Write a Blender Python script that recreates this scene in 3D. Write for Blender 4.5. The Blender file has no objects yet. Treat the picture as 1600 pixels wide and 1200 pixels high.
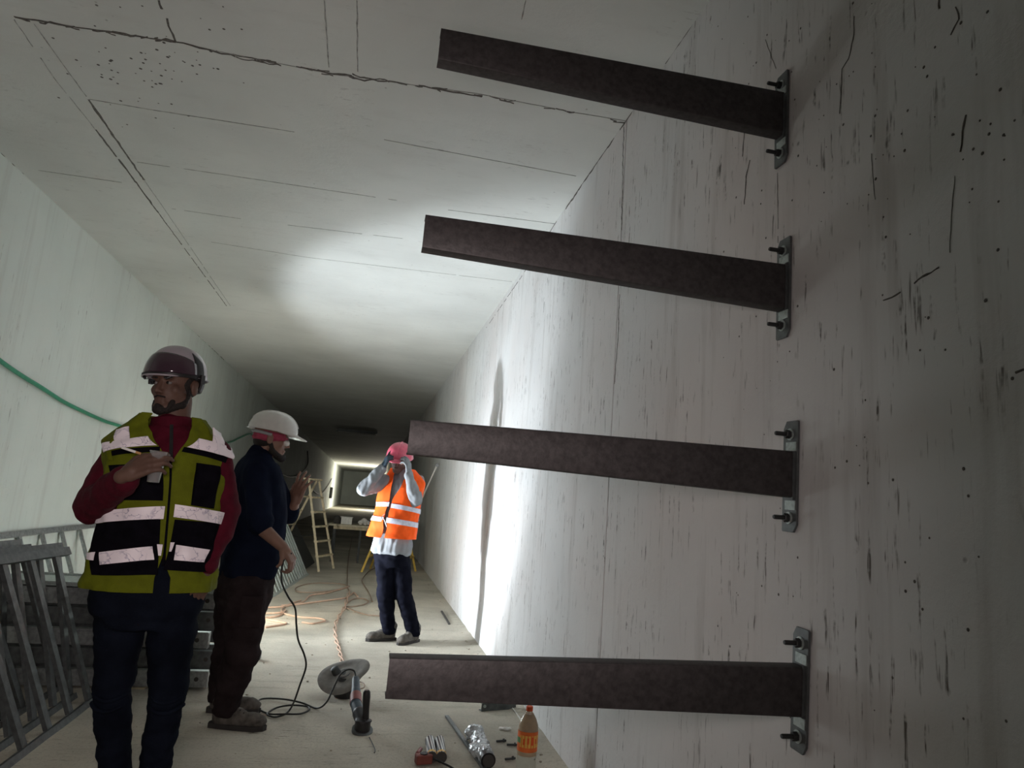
import bpy, bmesh, math, random
import numpy as np
from mathutils import Vector, Matrix, noise
random.seed(7)
rng = np.random.default_rng(7)
S = bpy.context.scene
C = S.collection
PI = math.pi
CAMH = 1.35            # height of the lens above the tunnel floor
# ---------------------------------------------------------------- camera
FPX = 1080.0           # focal length for a 1600 px wide frame
ROT = np.array([[0.97665943, -0.20157495, 0.07418821],
                [0.10607515, 0.15230108, -0.98262528],
                [0.1867737, 0.96755978, 0.17012838]])   # world -> (right, down, forward)
cam = bpy.data.cameras.new('camera')
cam.sensor_width = 36.0
cam.lens = FPX / 1600 * 36.0
cam.clip_start = 0.02
cam.clip_end = 300
co = bpy.data.objects.new('camera', cam)
C.objects.link(co)
m = Matrix.Identity(4)
for i in range(3):
    m[i][0] = ROT[0][i]; m[i][1] = -ROT[1][i]; m[i][2] = -ROT[2][i]
m[2][3] = CAMH
co.matrix_world = m
S.camera = co
# ---------------------------------------------------------------- world, exposure, main lamps
S.view_settings.view_transform = 'Standard'
S.view_settings.look = 'None'
S.view_settings.gamma = 1.0
S.view_settings.use_curve_mapping = False
S.view_settings.exposure = 0.0
w = bpy.data.worlds.new('world'); S.world = w; w.use_nodes = True
w.node_tree.nodes['Background'].inputs[0].default_value = (0.9, 0.95, 0.92, 1)
w.node_tree.nodes['Background'].inputs[1].default_value = 0.0

LAMP = (-1.28, 6.75, 0.42)      # work light standing on the floor behind the two near men


def light(name, kind, loc, energy, col, size=0.1, aim=None, spot=None, blend=0.2):
    l = bpy.data.lights.new(name, kind)
    l.energy = energy; l.color = col
    if kind == 'AREA':
        l.size = size
    else:
        l.shadow_soft_size = size
    if kind == 'SPOT':
        l.spot_size = math.radians(spot); l.spot_blend = blend
    o = bpy.data.objects.new(name, l); C.objects.link(o); o.location = loc
    if aim is not None:
        o.rotation_euler = Vector(aim).to_track_quat('-Z', 'Y').to_euler()
    return o


light('work_light_beam', 'SPOT', LAMP, 235, (0.86, 0.93, 1.0), 0.05, (0.78, 0.25, 0.55), 108, 0.28)
light('work_light_halo', 'SPOT', LAMP, 170, (0.86, 0.93, 1.0), 0.08, (0.80, 0.02, 0.52), 124, 1.0)
light('added_soft_fill', 'SPOT', (LAMP[0], LAMP[1], 0.75), 185, (0.88, 0.94, 1.0), 0.55, (0.92, -0.22, 0.0), 128, 0.8)  # added unseen broad source, softly brightens the near right wall
light('work_light_spill', 'POINT', (LAMP[0], LAMP[1], LAMP[2] + 0.12), 12, (0.86, 1.0, 0.92), 0.25)
light('added_far_fill', 'SPOT', (LAMP[0], LAMP[1], LAMP[2] + 0.03), 230, (1.0, 0.96, 0.85), 0.12, (0.12, 1.0, 0.16), 130, 1.0)  # added spot that lifts the dark tunnel beyond the lamp
light('phone_torch', 'SPOT', (-0.10, 0.10, 1.42), 95, (1.0, 0.86, 0.84), 0.10, (-0.30, 1, -0.02), 135, 1.0)
light('far_work_light', 'SPOT', (1.02, 57.0, 0.5), 300, (1.0, 0.98, 0.86), 0.15, (-0.8, 0.85, 0.35), 150, 0.3)
light('far_work_light_spill', 'POINT', (1.0, 56.0, 0.9), 480, (1.0, 0.93, 0.80), 0.2)

# ---------------------------------------------------------------- materials
def nodes(name):
    mt = bpy.data.materials.new(name); mt.use_nodes = True
    nt = mt.node_tree; b = nt.nodes['Principled BSDF']
    return mt, nt, b


def lin(c):
    return tuple(c) + (1,) if len(c) == 3 else c


def plain(name, col, rough=0.6, metal=0.0, var=0.12, scale=30, bump=0.0, bscale=200, spec=0.5, trans=0.0, ior=1.45, coat=0.0, sheen=0.0):
    mt, nt, b = nodes(name)
    L = nt.links
    tc = nt.nodes.new('ShaderNodeTexCoord')
    n = nt.nodes.new('ShaderNodeTexNoise'); n.inputs['Scale'].default_value = scale; n.inputs['Detail'].default_value = 5
    L.new(tc.outputs['Object'], n.inputs['Vector'])
    r = nt.nodes.new('ShaderNodeValToRGB')
    r.color_ramp.elements[0].position = 0.3; r.color_ramp.elements[1].position = 0.7
    r.color_ramp.elements[0].color = lin([max(0, c * (1 - var)) for c in col])
    r.color_ramp.elements[1].color = lin([min(1, c * (1 + var)) for c in col])
    L.new(n.outputs['Fac'], r.inputs[0]); L.new(r.outputs[0], b.inputs['Base Color'])
    b.inputs['Roughness'].default_value = rough; b.inputs['Metallic'].default_value = metal
    b.inputs['Specular IOR Level'].default_value = spec
    b.inputs['Transmission Weight'].default_value = trans; b.inputs['IOR'].default_value = ior
    b.inputs['Coat Weight'].default_value = coat
    b.inputs['Sheen Weight'].default_value = sheen
    if bump:
        n2 = nt.nodes.new('ShaderNodeTexNoise'); n2.inputs['Scale'].default_value = bscale; n2.inputs['Detail'].default_value = 3
        L.new(tc.outputs['Object'], n2.inputs['Vector'])
        bp = nt.nodes.new('ShaderNodeBump'); bp.inputs['Strength'].default_value = bump; bp.inputs['Distance'].default_value = 0.004
        L.new(n2.outputs['Fac'], bp.inputs['Height']); L.new(bp.outputs[0], b.inputs['Normal'])
    return mt


def concrete(name, col, streak=(1, 1, 0.06), streak_amt=0.5, stain=(0.30, 0.27, 0.24), pits=0.6, rough=0.75, var=0.06, mask=(0.5, 0.62), warm=None, fine=0.0):
    """cast concrete: mottling, thin dirt streaks drawn out along one axis, pin holes"""
    mt, nt, b = nodes(name); L = nt.links; N = nt.nodes.new
    g = N('ShaderNodeNewGeometry')

    def noise_n(scale, vec=None, detail=4, rough_=0.55):
        n = N('ShaderNodeTexNoise'); n.inputs['Scale'].default_value = scale
        n.inputs['Detail'].default_value = detail; n.inputs['Roughness'].default_value = rough_
        L.new(vec or g.outputs['Position'], n.inputs['Vector']); return n.outputs['Fac']

    def mapr(v, a, b_, c=0.0, d=1.0):
        mr = N('ShaderNodeMapRange'); mr.inputs[1].default_value = a; mr.inputs[2].default_value = b_
        mr.inputs[3].default_value = c; mr.inputs[4].default_value = d; L.new(v, mr.inputs[0]); return mr.outputs[0]

    def mul(a, b_):
        mm = N('ShaderNodeMath'); mm.operation = 'MULTIPLY'; L.new(a, mm.inputs[0])
        if isinstance(b_, float): mm.inputs[1].default_value = b_
        else: L.new(b_, mm.inputs[1])
        return mm.outputs[0]

    def mix(f, c1, c2):
        mx = N('ShaderNodeMix'); mx.data_type = 'RGBA'; L.new(f, mx.inputs[0])
        for s, c in ((6, c1), (7, c2)):
            if isinstance(c, tuple): mx.inputs[s].default_value = lin(c)
            else: L.new(c, mx.inputs[s])
        return mx.outputs[2]
    big = mapr(noise_n(0.9, None, 5), 0.3, 0.7)
    cc = mix(big, tuple(c * (1 - var) for c in col), tuple(min(1, c * (1 + var)) for c in col))
    if warm:
        cc = mix(mapr(noise_n(0.6, None, 3), 0.45, 0.7, 0, 0.45), cc, warm)
    mp = N('ShaderNodeMapping'); mp.inputs['Scale'].default_value = streak; L.new(g.outputs['Position'], mp.inputs[0])
    st = mapr(noise_n(45, mp.outputs[0], 3, 0.7), 0.575, 0.66)
    broad = mapr(noise_n(9, mp.outputs[0], 4, 0.6), 0.55, 0.75)
    mk = mapr(noise_n(1.6, None, 4, 0.7), mask[0], mask[1])
    brk = mapr(noise_n(14, None, 3, 0.7), 0.44, 0.56)
    cc = mix(mul(broad, streak_amt * 0.35), cc, stain)
    cc = mix(mul(mul(mul(st, mk), brk), streak_amt), cc, (stain[0] * 0.45, stain[1] * 0.45, stain[2] * 0.45))
    v = N('ShaderNodeTexVoronoi'); v.inputs['Scale'].default_value = 9; v.inputs['Randomness'].default_value = 1
    L.new(g.outputs['Position'], v.inputs['Vector'])
    pit = mapr(v.outputs['Distance'], 0.0, 0.075, 1.0, 0.0)
    pm = mapr(noise_n(2.3, None, 3), 0.50, 0.56)
    pit = mul(pit, pm)
    cc = mix(mul(pit, pits), cc, (0.10, 0.09, 0.08))
    if fine:
        cc = mix(mapr(noise_n(60, None, 5, 0.8), 0.5, 0.75, 0, fine), cc, tuple(c * 0.5 for c in col))
    L.new(cc, b.inputs['Base Color']); b.inputs['Roughness'].default_value = rough
    b.inputs['Specular IOR Level'].default_value = 0.25
    hsum = N('ShaderNodeMath'); hsum.operation = 'SUBTRACT'
    L.new(noise_n(26, None, 6, 0.65), hsum.inputs[0]); L.new(mul(pit, 1.5), hsum.inputs[1])
    bp = N('ShaderNodeBump'); bp.inputs['Strength'].default_value = 0.25; bp.inputs['Distance'].default_value = 0.01
    L.new(hsum.outputs[0], bp.inputs['Height']); L.new(bp.outputs[0], b.inputs['Normal'])
    return mt


M = {}
M['wall_l'] = concrete('concrete_left', (0.66, 0.715, 0.67), streak_amt=0.6, pits=0.4, var=0.08)
M['wall_r'] = concrete('concrete_right', (0.69, 0.69, 0.685), streak_amt=1.0, pits=0.9, warm=(0.63, 0.54, 0.50), mask=(0.40, 0.53), var=0.10, streak=(1, 1, 0.09))
M['ceil'] = concrete('concrete_ceiling', (0.66, 0.675, 0.645), streak=(0.25, 1, 1), streak_amt=0.3, pits=0.6, var=0.09)
M['floor'] = concrete('dusty_floor', (0.50, 0.465, 0.385), streak=(0.12, 1, 1), streak_amt=1.2, pits=0.3, stain=(0.24, 0.21, 0.165), rough=0.9, var=0.32, fine=0.8)
M['joint'] = plain('joint_dirt', (0.07, 0.065, 0.06), 0.9)
M['crack'] = plain('crack_dirt', (0.13, 0.12, 0.11), 0.9, var=0.4, scale=60)
M['seam_soft'] = plain('faint_seam', (0.34, 0.34, 0.32), 0.9, var=0.5, scale=25)
M['rubble'] = plain('rubble', (0.36, 0.32, 0.26), 0.95, var=0.3)
M['galv'] = plain('galvanised_steel', (0.36, 0.38, 0.38), 0.42, 0.75, var=0.25, scale=45)
M['galv_dark'] = plain('dull_galvanised', (0.13, 0.14, 0.14), 0.5, 0.5, var=0.25, scale=30)
M['galv_pale'] = plain('bright_galvanised', (0.42, 0.47, 0.45), 0.5, 0.4, var=0.2, scale=90)
M['arm'] = plain('bracket_steel', (0.050, 0.0445, 0.0445), 0.55, 0.25, var=0.3, scale=70, bump=0.15, bscale=120)
M['bolt'] = plain('dark_bolt', (0.05, 0.05, 0.05), 0.5, 0.6)
M['skin_a'] = plain('skin_brown', (0.115, 0.062, 0.044), 0.6, var=0.1, scale=20)
M['skin_b'] = plain('skin_tan', (0.22, 0.12, 0.085), 0.55, var=0.1, scale=20)
M['skin_c'] = plain('skin_dark', (0.13, 0.075, 0.06), 0.6, var=0.1, scale=20)
M['hair'] = plain('black_hair', (0.016, 0.012, 0.010), 0.8, var=0.4, scale=150, bump=0.5)
M['eye_white'] = plain('eye_white', (0.22, 0.20, 0.19), 0.3)
M['eye_dark'] = plain('eye_dark', (0.01, 0.008, 0.006), 0.2)
M['maroon'] = plain('maroon_knit', (0.075, 0.004, 0.013), 0.85, var=0.2, bump=0.4, bscale=160, spec=0.2)
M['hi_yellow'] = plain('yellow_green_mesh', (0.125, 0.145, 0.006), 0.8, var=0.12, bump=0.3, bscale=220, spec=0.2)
M['hi_orange'] = plain('orange_mesh', (0.95, 0.11, 0.012), 0.75, var=0.08, bump=0.2, spec=0.2)
M['blackcloth'] = plain('black_cloth', (0.005, 0.0045, 0.007), 0.85, var=0.3, bump=0.3, spec=0.04)
M['jeans'] = plain('dark_jeans', (0.006, 0.008, 0.014), 0.85, var=0.5, scale=6, bump=0.4, bscale=180, spec=0.04)
M['navy'] = plain('navy_jersey', (0.007, 0.010, 0.022), 0.85, var=0.25, scale=8, bump=0.3, spec=0.04)
M['brown_cloth'] = plain('dark_brown_cloth', (0.026, 0.019, 0.020), 0.85, var=0.35, scale=8, bump=0.4, spec=0.04)
M['ink_cloth'] = plain('ink_blue_cloth', (0.005, 0.0055, 0.010), 0.85, var=0.3, scale=8, bump=0.3, spec=0.04)
M['greyshirt'] = plain('light_grey_jersey', (0.235, 0.25, 0.265), 0.85, var=0.12, scale=10, bump=0.3, spec=0.2)
M['boot'] = plain('dusty_boot', (0.10, 0.09, 0.078), 0.9, var=0.45, scale=30, bump=0.3)
M['boot_dark'] = plain('dark_sole', (0.035, 0.032, 0.03), 0.85, var=0.2)
M['white_helmet'] = plain('white_shell', (0.58, 0.57, 0.53), 0.35, var=0.05, coat=0.3)
M['grey_helmet'] = plain('pale_mauve_shell', (0.36, 0.32, 0.35), 0.32, var=0.05, coat=0.4)
M['visor'] = plain('dark_visor', (0.050, 0.028, 0.040), 0.12, var=0.1, coat=0.6)
M['blackplastic'] = plain('black_plastic', (0.016, 0.015, 0.016), 0.45, var=0.2)
M['pink_helmet'] = plain('pinkish_red_shell', (0.62, 0.10, 0.16), 0.4, var=0.1, coat=0.2)
M['redscarf'] = plain('red_knit', (0.33, 0.045, 0.085), 0.9, var=0.25, bump=0.4)
M['strap'] = plain('grey_strap', (0.32, 0.33, 0.33), 0.7)
M['clear'] = plain('clear_plastic', (0.86, 0.87, 0.88), 0.12, trans=0.85, ior=1.25, var=0.02)
M['coffee'] = plain('coffee', (0.05, 0.022, 0.012), 0.2)
M['paper'] = plain('white_paper', (0.75, 0.74, 0.70), 0.8)
M['tobacco'] = plain('tobacco', (0.45, 0.25, 0.10), 0.8)
M['wood'] = plain('pale_wood', (0.58, 0.50, 0.34), 0.75, var=0.25, scale=12)
M['yellow'] = plain('yellow_paint', (0.62, 0.42, 0.07), 0.6, var=0.15)
M['cord_orange'] = plain('orange_cord', (0.50, 0.34, 0.25), 0.6)
M['cord_tan'] = plain('tan_cord', (0.26, 0.19, 0.14), 0.6)
M['cord_black'] = plain('black_cord', (0.015, 0.017, 0.015), 0.5)
M['green'] = plain('green_conduit', (0.045, 0.27, 0.16), 0.5, var=0.1)
M['tool_blue'] = plain('blue_grey_tool', (0.025, 0.045, 0.065), 0.5)
M['tool_red'] = plain('red_brown_tool', (0.22, 0.05, 0.045), 0.5)
M['red'] = plain('brick_red_plastic', (0.22, 0.06, 0.045), 0.55)
M['reel'] = plain('dusty_grey_flange', (0.19, 0.18, 0.16), 0.8, var=0.2, scale=25)
M['orange_label'] = plain('orange_label', (0.78, 0.16, 0.03), 0.6, var=0.15, scale=18)
M['orange_cap'] = plain('orange_cap', (0.80, 0.10, 0.02), 0.5)
M['label_yellow'] = plain('yellow_print', (0.85, 0.50, 0.10), 0.6)
M['label_green'] = plain('green_print', (0.12, 0.30, 0.12), 0.6)
M['bottle'] = plain('cloudy_bottle', (0.88, 0.90, 0.86), 0.12, trans=0.92, ior=1.3, var=0.03)
M['juice'] = plain('pale_orange_drink', (0.85, 0.60, 0.36), 0.3, trans=0.3)
M['film'] = plain('crumpled_film', (0.55, 0.58, 0.60), 0.2, var=0.3, scale=60, metal=0.3, bump=0.9, bscale=45)
M['darkmetal'] = plain('dark_sheet', (0.06, 0.065, 0.065), 0.6, 0.3)
M['lampglass'] = plain('lamp_tube', (0.45, 0.45, 0.42), 0.4)
M['board'] = plain('table_board', (0.62, 0.56, 0.42), 0.7)


def reflective(name, col, line):
    mt, nt, b = nodes(name); L = nt.links; N = nt.nodes.new
    tc = N('ShaderNodeTexCoord')
    n0 = N('ShaderNodeTexNoise'); n0.inputs['Scale'].default_value = 16; n0.inputs['Detail'].default_value = 4
    L.new(tc.outputs['Object'], n0.inputs['Vector'])
    v = N('ShaderNodeTexVoronoi'); v.feature = 'DISTANCE_TO_EDGE'; v.inputs['Scale'].default_value = 26
    mx = N('ShaderNodeMix'); mx.data_type = 'RGBA'; mx.inputs[0].default_value = 0.12
    L.new(tc.outputs['Object'], mx.inputs[6]); L.new(n0.outputs['Color'], mx.inputs[7]); L.new(mx.outputs[2], v.inputs['Vector'])
    r = N('ShaderNodeMapRange'); r.inputs[1].default_value = 0.0; r.inputs[2].default_value = 0.05
    L.new(v.outputs['Distance'], r.inputs[0])
    mk = N('ShaderNodeMapRange'); mk.inputs[1].default_value = 0.42; mk.inputs[2].default_value = 0.58; L.new(n0.outputs['Fac'], mk.inputs[0])
    mm = N('ShaderNodeMath'); mm.operation = 'MAXIMUM'; L.new(r.outputs[0], mm.inputs[0]); L.new(mk.outputs[0], mm.inputs[1])
    c = N('ShaderNodeMix'); c.data_type = 'RGBA'; L.new(mm.outputs[0], c.inputs[0])
    c.inputs[6].default_value = lin(line); c.inputs[7].default_value = lin(col)
    L.new(c.outputs[2], b.inputs['Base Color']); b.inputs['Roughness'].default_value = 0.45
    return mt


M['reflect'] = reflective('cracked_reflective_tape', (0.97, 0.88, 0.93), (0.42, 0.38, 0.50))
M['reflect_grey'] = plain('grey_reflective_tape', (0.56, 0.57, 0.66), 0.5, var=0.15, scale=40)


def stripes(name):
    mt, nt, b = nodes(name); L = nt.links; N = nt.nodes.new
    tc = N('ShaderNodeTexCoord'); wv = N('ShaderNodeTexWave'); wv.wave_type = 'RINGS'; wv.rings_direction = 'Y'
    mp = N('ShaderNodeMapping'); L.new(tc.outputs['Object'], mp.inputs[0]); L.new(mp.outputs[0], wv.inputs['Vector'])
    wv.inputs['Scale'].default_value = 22
    wv.bands_direction = 'X'; wv.wave_type = 'BANDS'
    r = N('ShaderNodeValToRGB'); r.color_ramp.interpolation = 'CONSTANT'
    r.color_ramp.elements[0].color = (0.02, 0.02, 0.025, 1); r.color_ramp.elements[1].color = (0.7, 0.7, 0.68, 1); r.color_ramp.elements[1].position = 0.55
    L.new(wv.outputs['Fac'], r.inputs[0]); L.new(r.outputs[0], b.inputs['Base Color']); b.inputs['Roughness'].default_value = 0.4
    return mt


M['striped'] = stripes('striped_cartridge')

# ---------------------------------------------------------------- geometry helpers
def ray(px, py):
    return ROT.T @ np.array([px - 800.0, py - 600.0, FPX])


def atY(px, py, Y):
    r = ray(px, py); p = r * Y / r[1]; p[2] += CAMH; return p


def atX(px, py, X):
    r = ray(px, py); p = r * X / r[0]; p[2] += CAMH; return p


def atZ(px, py, z):
    r = ray(px, py); p = r * (z - CAMH) / r[2]; p[2] += CAMH; return p


def project(P):
    P = np.asarray(P, float); q = P - np.array([0, 0, CAMH]); c = q @ ROT.T
    return np.stack([c[..., 0] / c[..., 2] * FPX + 800, c[..., 1] / c[..., 2] * FPX + 600], -1)


def setp(o, label=None, cat=None, group=None, kind=None):
    if label: o['label'] = label
    if cat: o['category'] = cat
    if group: o['group'] = group
    if kind: o['kind'] = kind
    return o


def thing(name, loc, label, cat, group=None):
    o = bpy.data.objects.new(name, None); C.objects.link(o); o.location = Vector(loc)
    o.empty_display_size = 0.1
    return setp(o, label, cat, group)


def base_of(p):
    v = Vector((0, 0, 0))
    while p is not None:
        v += p.location; p = p.parent
    return v


class G:
    """collects geometry in world coordinates, then links it as one mesh object"""
    def __init__(s): s.v = []; s.f = []

    def add(s, v, f):
        n = len(s.v); s.v += [tuple(map(float, x)) for x in v]; s.f += [tuple(i + n for i in q) for q in f]; return s

    def box(s, lo, hi, rot=None, org=None):
        lo = np.array(lo, float); hi = np.array(hi, float)
        P = [np.array([(lo, hi)[i][0], (lo, hi)[j][1], (lo, hi)[k][2]]) for k in (0, 1) for j in (0, 1) for i in (0, 1)]
        if rot is not None: P = [np.array(rot) @ p for p in P]
        if org is not None: P = [p + np.array(org) for p in P]
        return s.add(P, [(0, 2, 3, 1), (4, 5, 7, 6), (0, 1, 5, 4), (2, 6, 7, 3), (0, 4, 6, 2), (1, 3, 7, 5)])

    def bar(s, a, b, w, h, up=(0, 0, 1)):
        """rectangular bar from a to b, w across, h along up"""
        a = np.array(a, float); b = np.array(b, float); d = b - a; L = np.linalg.norm(d); d = d / L
        u = np.array(up, float); x = np.cross(d, u); x /= np.linalg.norm(x); u = np.cross(x, d)
        R = np.stack([x, d, u], 1)
        return s.box((-w / 2, 0, -h / 2), (w / 2, L, h / 2), R, a)

    def channel(s, a, b, w, h, t, up=(0, 0, 1), side=1, lip=0.0):
        """C section from a to b: web of height h, flanges w long toward side"""
        a = np.array(a, float); b = np.array(b, float); d = b - a; L = np.linalg.norm(d); d = d / L
        u = np.array(up, float); x = np.cross(d, u); x /= np.linalg.norm(x); u = np.cross(x, d); x = x * side
        R = np.stack([x, d, u], 1)
        prof = [(0, -h / 2), (w, -h / 2), (w, -h / 2 + t), (t, -h / 2 + t), (t, h / 2 - t), (w, h / 2 - t), (w, h / 2), (0, h / 2)]
        V = [a + R @ np.array([q[0], 0, q[1]]) for q in prof] + [a + R @ np.array([q[0], L, q[1]]) for q in prof]
        F = [(i, (i + 1) % 8, 8 + (i + 1) % 8, 8 + i) for i in range(8)]
        F += [(0, 3, 2, 1), (0, 7, 4, 3), (4, 7, 6, 5)]
        F += [tuple(8 + i for i in q[::-1]) for q in [(0, 3, 2, 1), (0, 7, 4, 3), (4, 7, 6, 5)]]
        return s.add(V, F)

    def lathe(s, prof, org=(0, 0, 0), axis=(0, 0, 1), seg=24, cap=True):
        """prof: (radius, height) pairs along axis"""
        A = np.array(axis, float); A /= np.linalg.norm(A)
        t = np.array([1.0, 0, 0]) if abs(A[0]) < 0.9 else np.array([0, 1.0, 0])
        x = np.cross(A, t); x /= np.linalg.norm(x); y = np.cross(A, x); o = np.array(org, float)
        V = []; F = []
        for r, h in prof:
            for k in range(seg):
                a = 2 * PI * k / seg
                V.append(o + A * h + (x * math.cos(a) + y * math.sin(a)) * r)
        for i in range(len(prof) - 1):
            for k in range(seg):
                k2 = (k + 1) % seg
                F.append((i * seg + k, i * seg + k2, (i + 1) * seg + k2, (i + 1) * seg + k))
        if cap:
            F.append(tuple(range(seg))[::-1]); n = (len(prof) - 1) * seg; F.append(tuple(range(n, n + seg)))
        return s.add(V, F)

    def cyl(s, a, b, r, r2=None, seg=16):
        a = np.array(a, float); b = np.array(b, float); L = np.linalg.norm(b - a)
        return s.lathe([(r, 0), (r if r2 is None else r2, L)], a, b - a, seg)

    def capsule(s, a, ra, b, rb, seg=18):
        a = np.array(a, float); b = np.array(b, float); d = b - a; L = np.linalg.norm(d)
        if L < 1e-6: d = np.array([0, 0, 1.0]); L = 1e-6
        k = 5; prof = []
        for i in range(k + 1):
            q = -PI / 2 + (PI / 2) * i / k; prof.append((max(ra * math.cos(q), 1e-4), ra * math.sin(q)))
        for i in range(k + 1):
            q = (PI / 2) * i / k; prof.append((max(rb * math.cos(q), 1e-4), L + rb * math.sin(q)))
        return s.lathe(prof, a, d, seg)

    def ell(s, c, r, R=None, seg=24, rings=14):
        V = []; F = []; c = np.array(c, float); R = np.eye(3) if R is None else np.array(R)
        for i in range(rings + 1):
            q = -PI / 2 + PI * i / rings
            for k in range(seg):
                a = 2 * PI * k / seg; cq = max(math.cos(q), 1e-3)
                V.append(c + R @ np.array([r[0] * cq * math.cos(a), r[1] * cq * math.sin(a), r[2] * math.sin(q)]))
        for i in range(rings):
            for k in range(seg):
                k2 = (k + 1) % seg; F.append((i * seg + k, i * seg + k2, (i + 1) * seg + k2, (i + 1) * seg + k))
        F.append(tuple(range(seg))[::-1]); n = rings * seg; F.append(tuple(range(n, n + seg)))
        return s.add(V, F)

    def tube(s, pts, r, seg=8, smooth=True, sub=6):
        P = np.array(pts, float)
        if smooth and len(P) > 2:
            Q = []; n = len(P)
            for i in range(n - 1):
                p0 = P[max(i - 1, 0)]; p1 = P[i]; p2 = P[i + 1]; p3 = P[min(i + 2, n - 1)]
                for k in range(sub):
                    t = k / sub
                    Q.append(0.5 * ((2 * p1) + (-p0 + p2) * t + (2 * p0 - 5 * p1 + 4 * p2 - p3) * t * t + (-p0 + 3 * p1 - 3 * p2 + p3) * t ** 3))
            Q.append(P[-1]); P = np.array(Q)
        T = np.gradient(P, axis=0); T /= (np.linalg.norm(T, axis=1)[:, None] + 1e-9)
        u = np.cross(T[0], [0, 0, 1.0])
        if np.linalg.norm(u) < 1e-3: u = np.cross(T[0], [1.0, 0, 0])
        V = []; F = []
        for i in range(len(P)):
            u = u - T[i] * (u @ T[i]); u /= np.linalg.norm(u); w_ = np.cross(T[i], u)
            for k in range(seg):
                a = 2 * PI * k / seg; V.append(P[i] + (u * math.cos(a) + w_ * math.sin(a)) * r)
        for i in range(len(P) - 1):
            for k in range(seg):
                k2 = (k + 1) % seg; F.append((i * seg + k, (i + 1) * seg + k, (i + 1) * seg + k2, i * seg + k2))
        F.append(tuple(range(seg))); n = (len(P) - 1) * seg; F.append(tuple(range(n, n + seg))[::-1])
        return s.add(V, F)

    def ext(s, poly, lo, hi, org=(0, 0, 0), R=None):
        """polygon in local xy extruded along local z"""
        R = np.eye(3) if R is None else np.array(R); o = np.array(org, float); n = len(poly)
        V = [o + R @ np.array([p[0], p[1], lo]) for p in poly] + [o + R @ np.array([p[0], p[1], hi]) for p in poly]
        return s.add(V, [(i, (i + 1) % n, n + (i + 1) % n, n + i) for i in range(n)] + [tuple(range(n))[::-1], tuple(range(n, 2 * n))])

    def build(s, name, mat, parent=None, smooth=None, bevel=0.0, local=False, solid=0.0):
        me = bpy.data.meshes.new(name)
        b = Vector((0, 0, 0)) if local else base_of(parent)
        me.from_pydata([Vector(v) - b for v in s.v], [], s.f); me.update()
        bm = bmesh.new(); bm.from_mesh(me); bmesh.ops.recalc_face_normals(bm, faces=bm.faces); bm.to_mesh(me); bm.free()
        for mm in (mat if isinstance(mat, (list, tuple)) else [mat]): me.materials.append(mm)
        if smooth is not None:
            for p in me.polygons: p.use_smooth = True
            me.set_sharp_from_angle(angle=math.radians(smooth))
        o = bpy.data.objects.new(name, me); C.objects.link(o); o.parent = parent
        if bevel:
            md = o.modifiers.new('bevel', 'BEVEL'); md.width = bevel; md.segments = 2; md.limit_method = 'ANGLE'
        if solid:
            md = o.modifiers.new('solid', 'SOLIDIFY'); md.thickness = solid; md.offset = 0
        return o


def fuse(g, name, mat, parent, voxel=0.008, smooth=4, amp=0.0, freq=(14, 14, 14), cuts=(), fn=None):
    """voxel-fuses closed shapes into ONE continuous skin"""
    me = bpy.data.meshes.new('tmp'); me.from_pydata(g.v, [], g.f); me.update()
    bm = bmesh.new(); bm.from_mesh(me); bmesh.ops.recalc_face_normals(bm, faces=bm.faces); bm.to_mesh(me); bm.free()
    t = bpy.data.objects.new('tmp', me); C.objects.link(t)
    md = t.modifiers.new('r', 'REMESH'); md.mode = 'VOXEL'; md.voxel_size = voxel; md.adaptivity = 0
    if smooth:
        ms = t.modifiers.new('s', 'SMOOTH'); ms.factor = 0.5; ms.iterations = smooth
    bpy.context.view_layer.update()
    dg = bpy.context.evaluated_depsgraph_get()
    out = bpy.data.meshes.new_from_object(t.evaluated_get(dg))
    bpy.data.objects.remove(t); bpy.data.meshes.remove(me)
    out.name = name
    if cuts:
        bm = bmesh.new(); bm.from_mesh(out)
        for co_, no_ in cuts:
            bmesh.ops.bisect_plane(bm, geom=bm.verts[:] + bm.edges[:] + bm.faces[:], plane_co=co_, plane_no=no_, clear_outer=True)
        bm.to_mesh(out); bm.free()
    n = len(out.vertices)
    co_ = np.empty(n * 3); out.vertices.foreach_get('co', co_); co_ = co_.reshape(-1, 3)
    if amp or fn:
        nn = np.empty(n * 3); out.vertex_normals.foreach_get('vector', nn); nn = nn.reshape(-1, 3)
        if amp:
            dsp = np.array([noise.noise(Vector((p[0] * freq[0], p[1] * freq[1], p[2] * freq[2]))) + 0.5 * noise.noise(Vector((p[0] * freq[0] * 2.3 + 5, p[1] * freq[1] * 2.3, p[2] * freq[2] * 2.3))) for p in co_])
            co_ = co_ + nn * (dsp * amp)[:, None]
        if fn: co_ = fn(co_, nn)
    co_ = co_ - np.array(base_of(parent))
    out.vertices.foreach_set('co', co_.ravel()); out.update()
    out.materials.clear(); out.materials.append(mat)
    for p in out.polygons: p.use_smooth = True
    o = bpy.data.objects.new(name, out); C.objects.link(o); o.parent = parent
    return o


def copy_tree(o, parent=None):
    c = o.copy(); C.objects.link(c); c.parent = parent
    for ch in [x for x in KIDS(o)]: copy_tree(ch, c)
    return c


def KIDS(o): return list(o.children)


# ---------------------------------------------------------------- the tunnel shell
XL, XR, H = -2.74, 1.177, 3.48
Y0, Y1 = -9.0, 78.0


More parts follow.
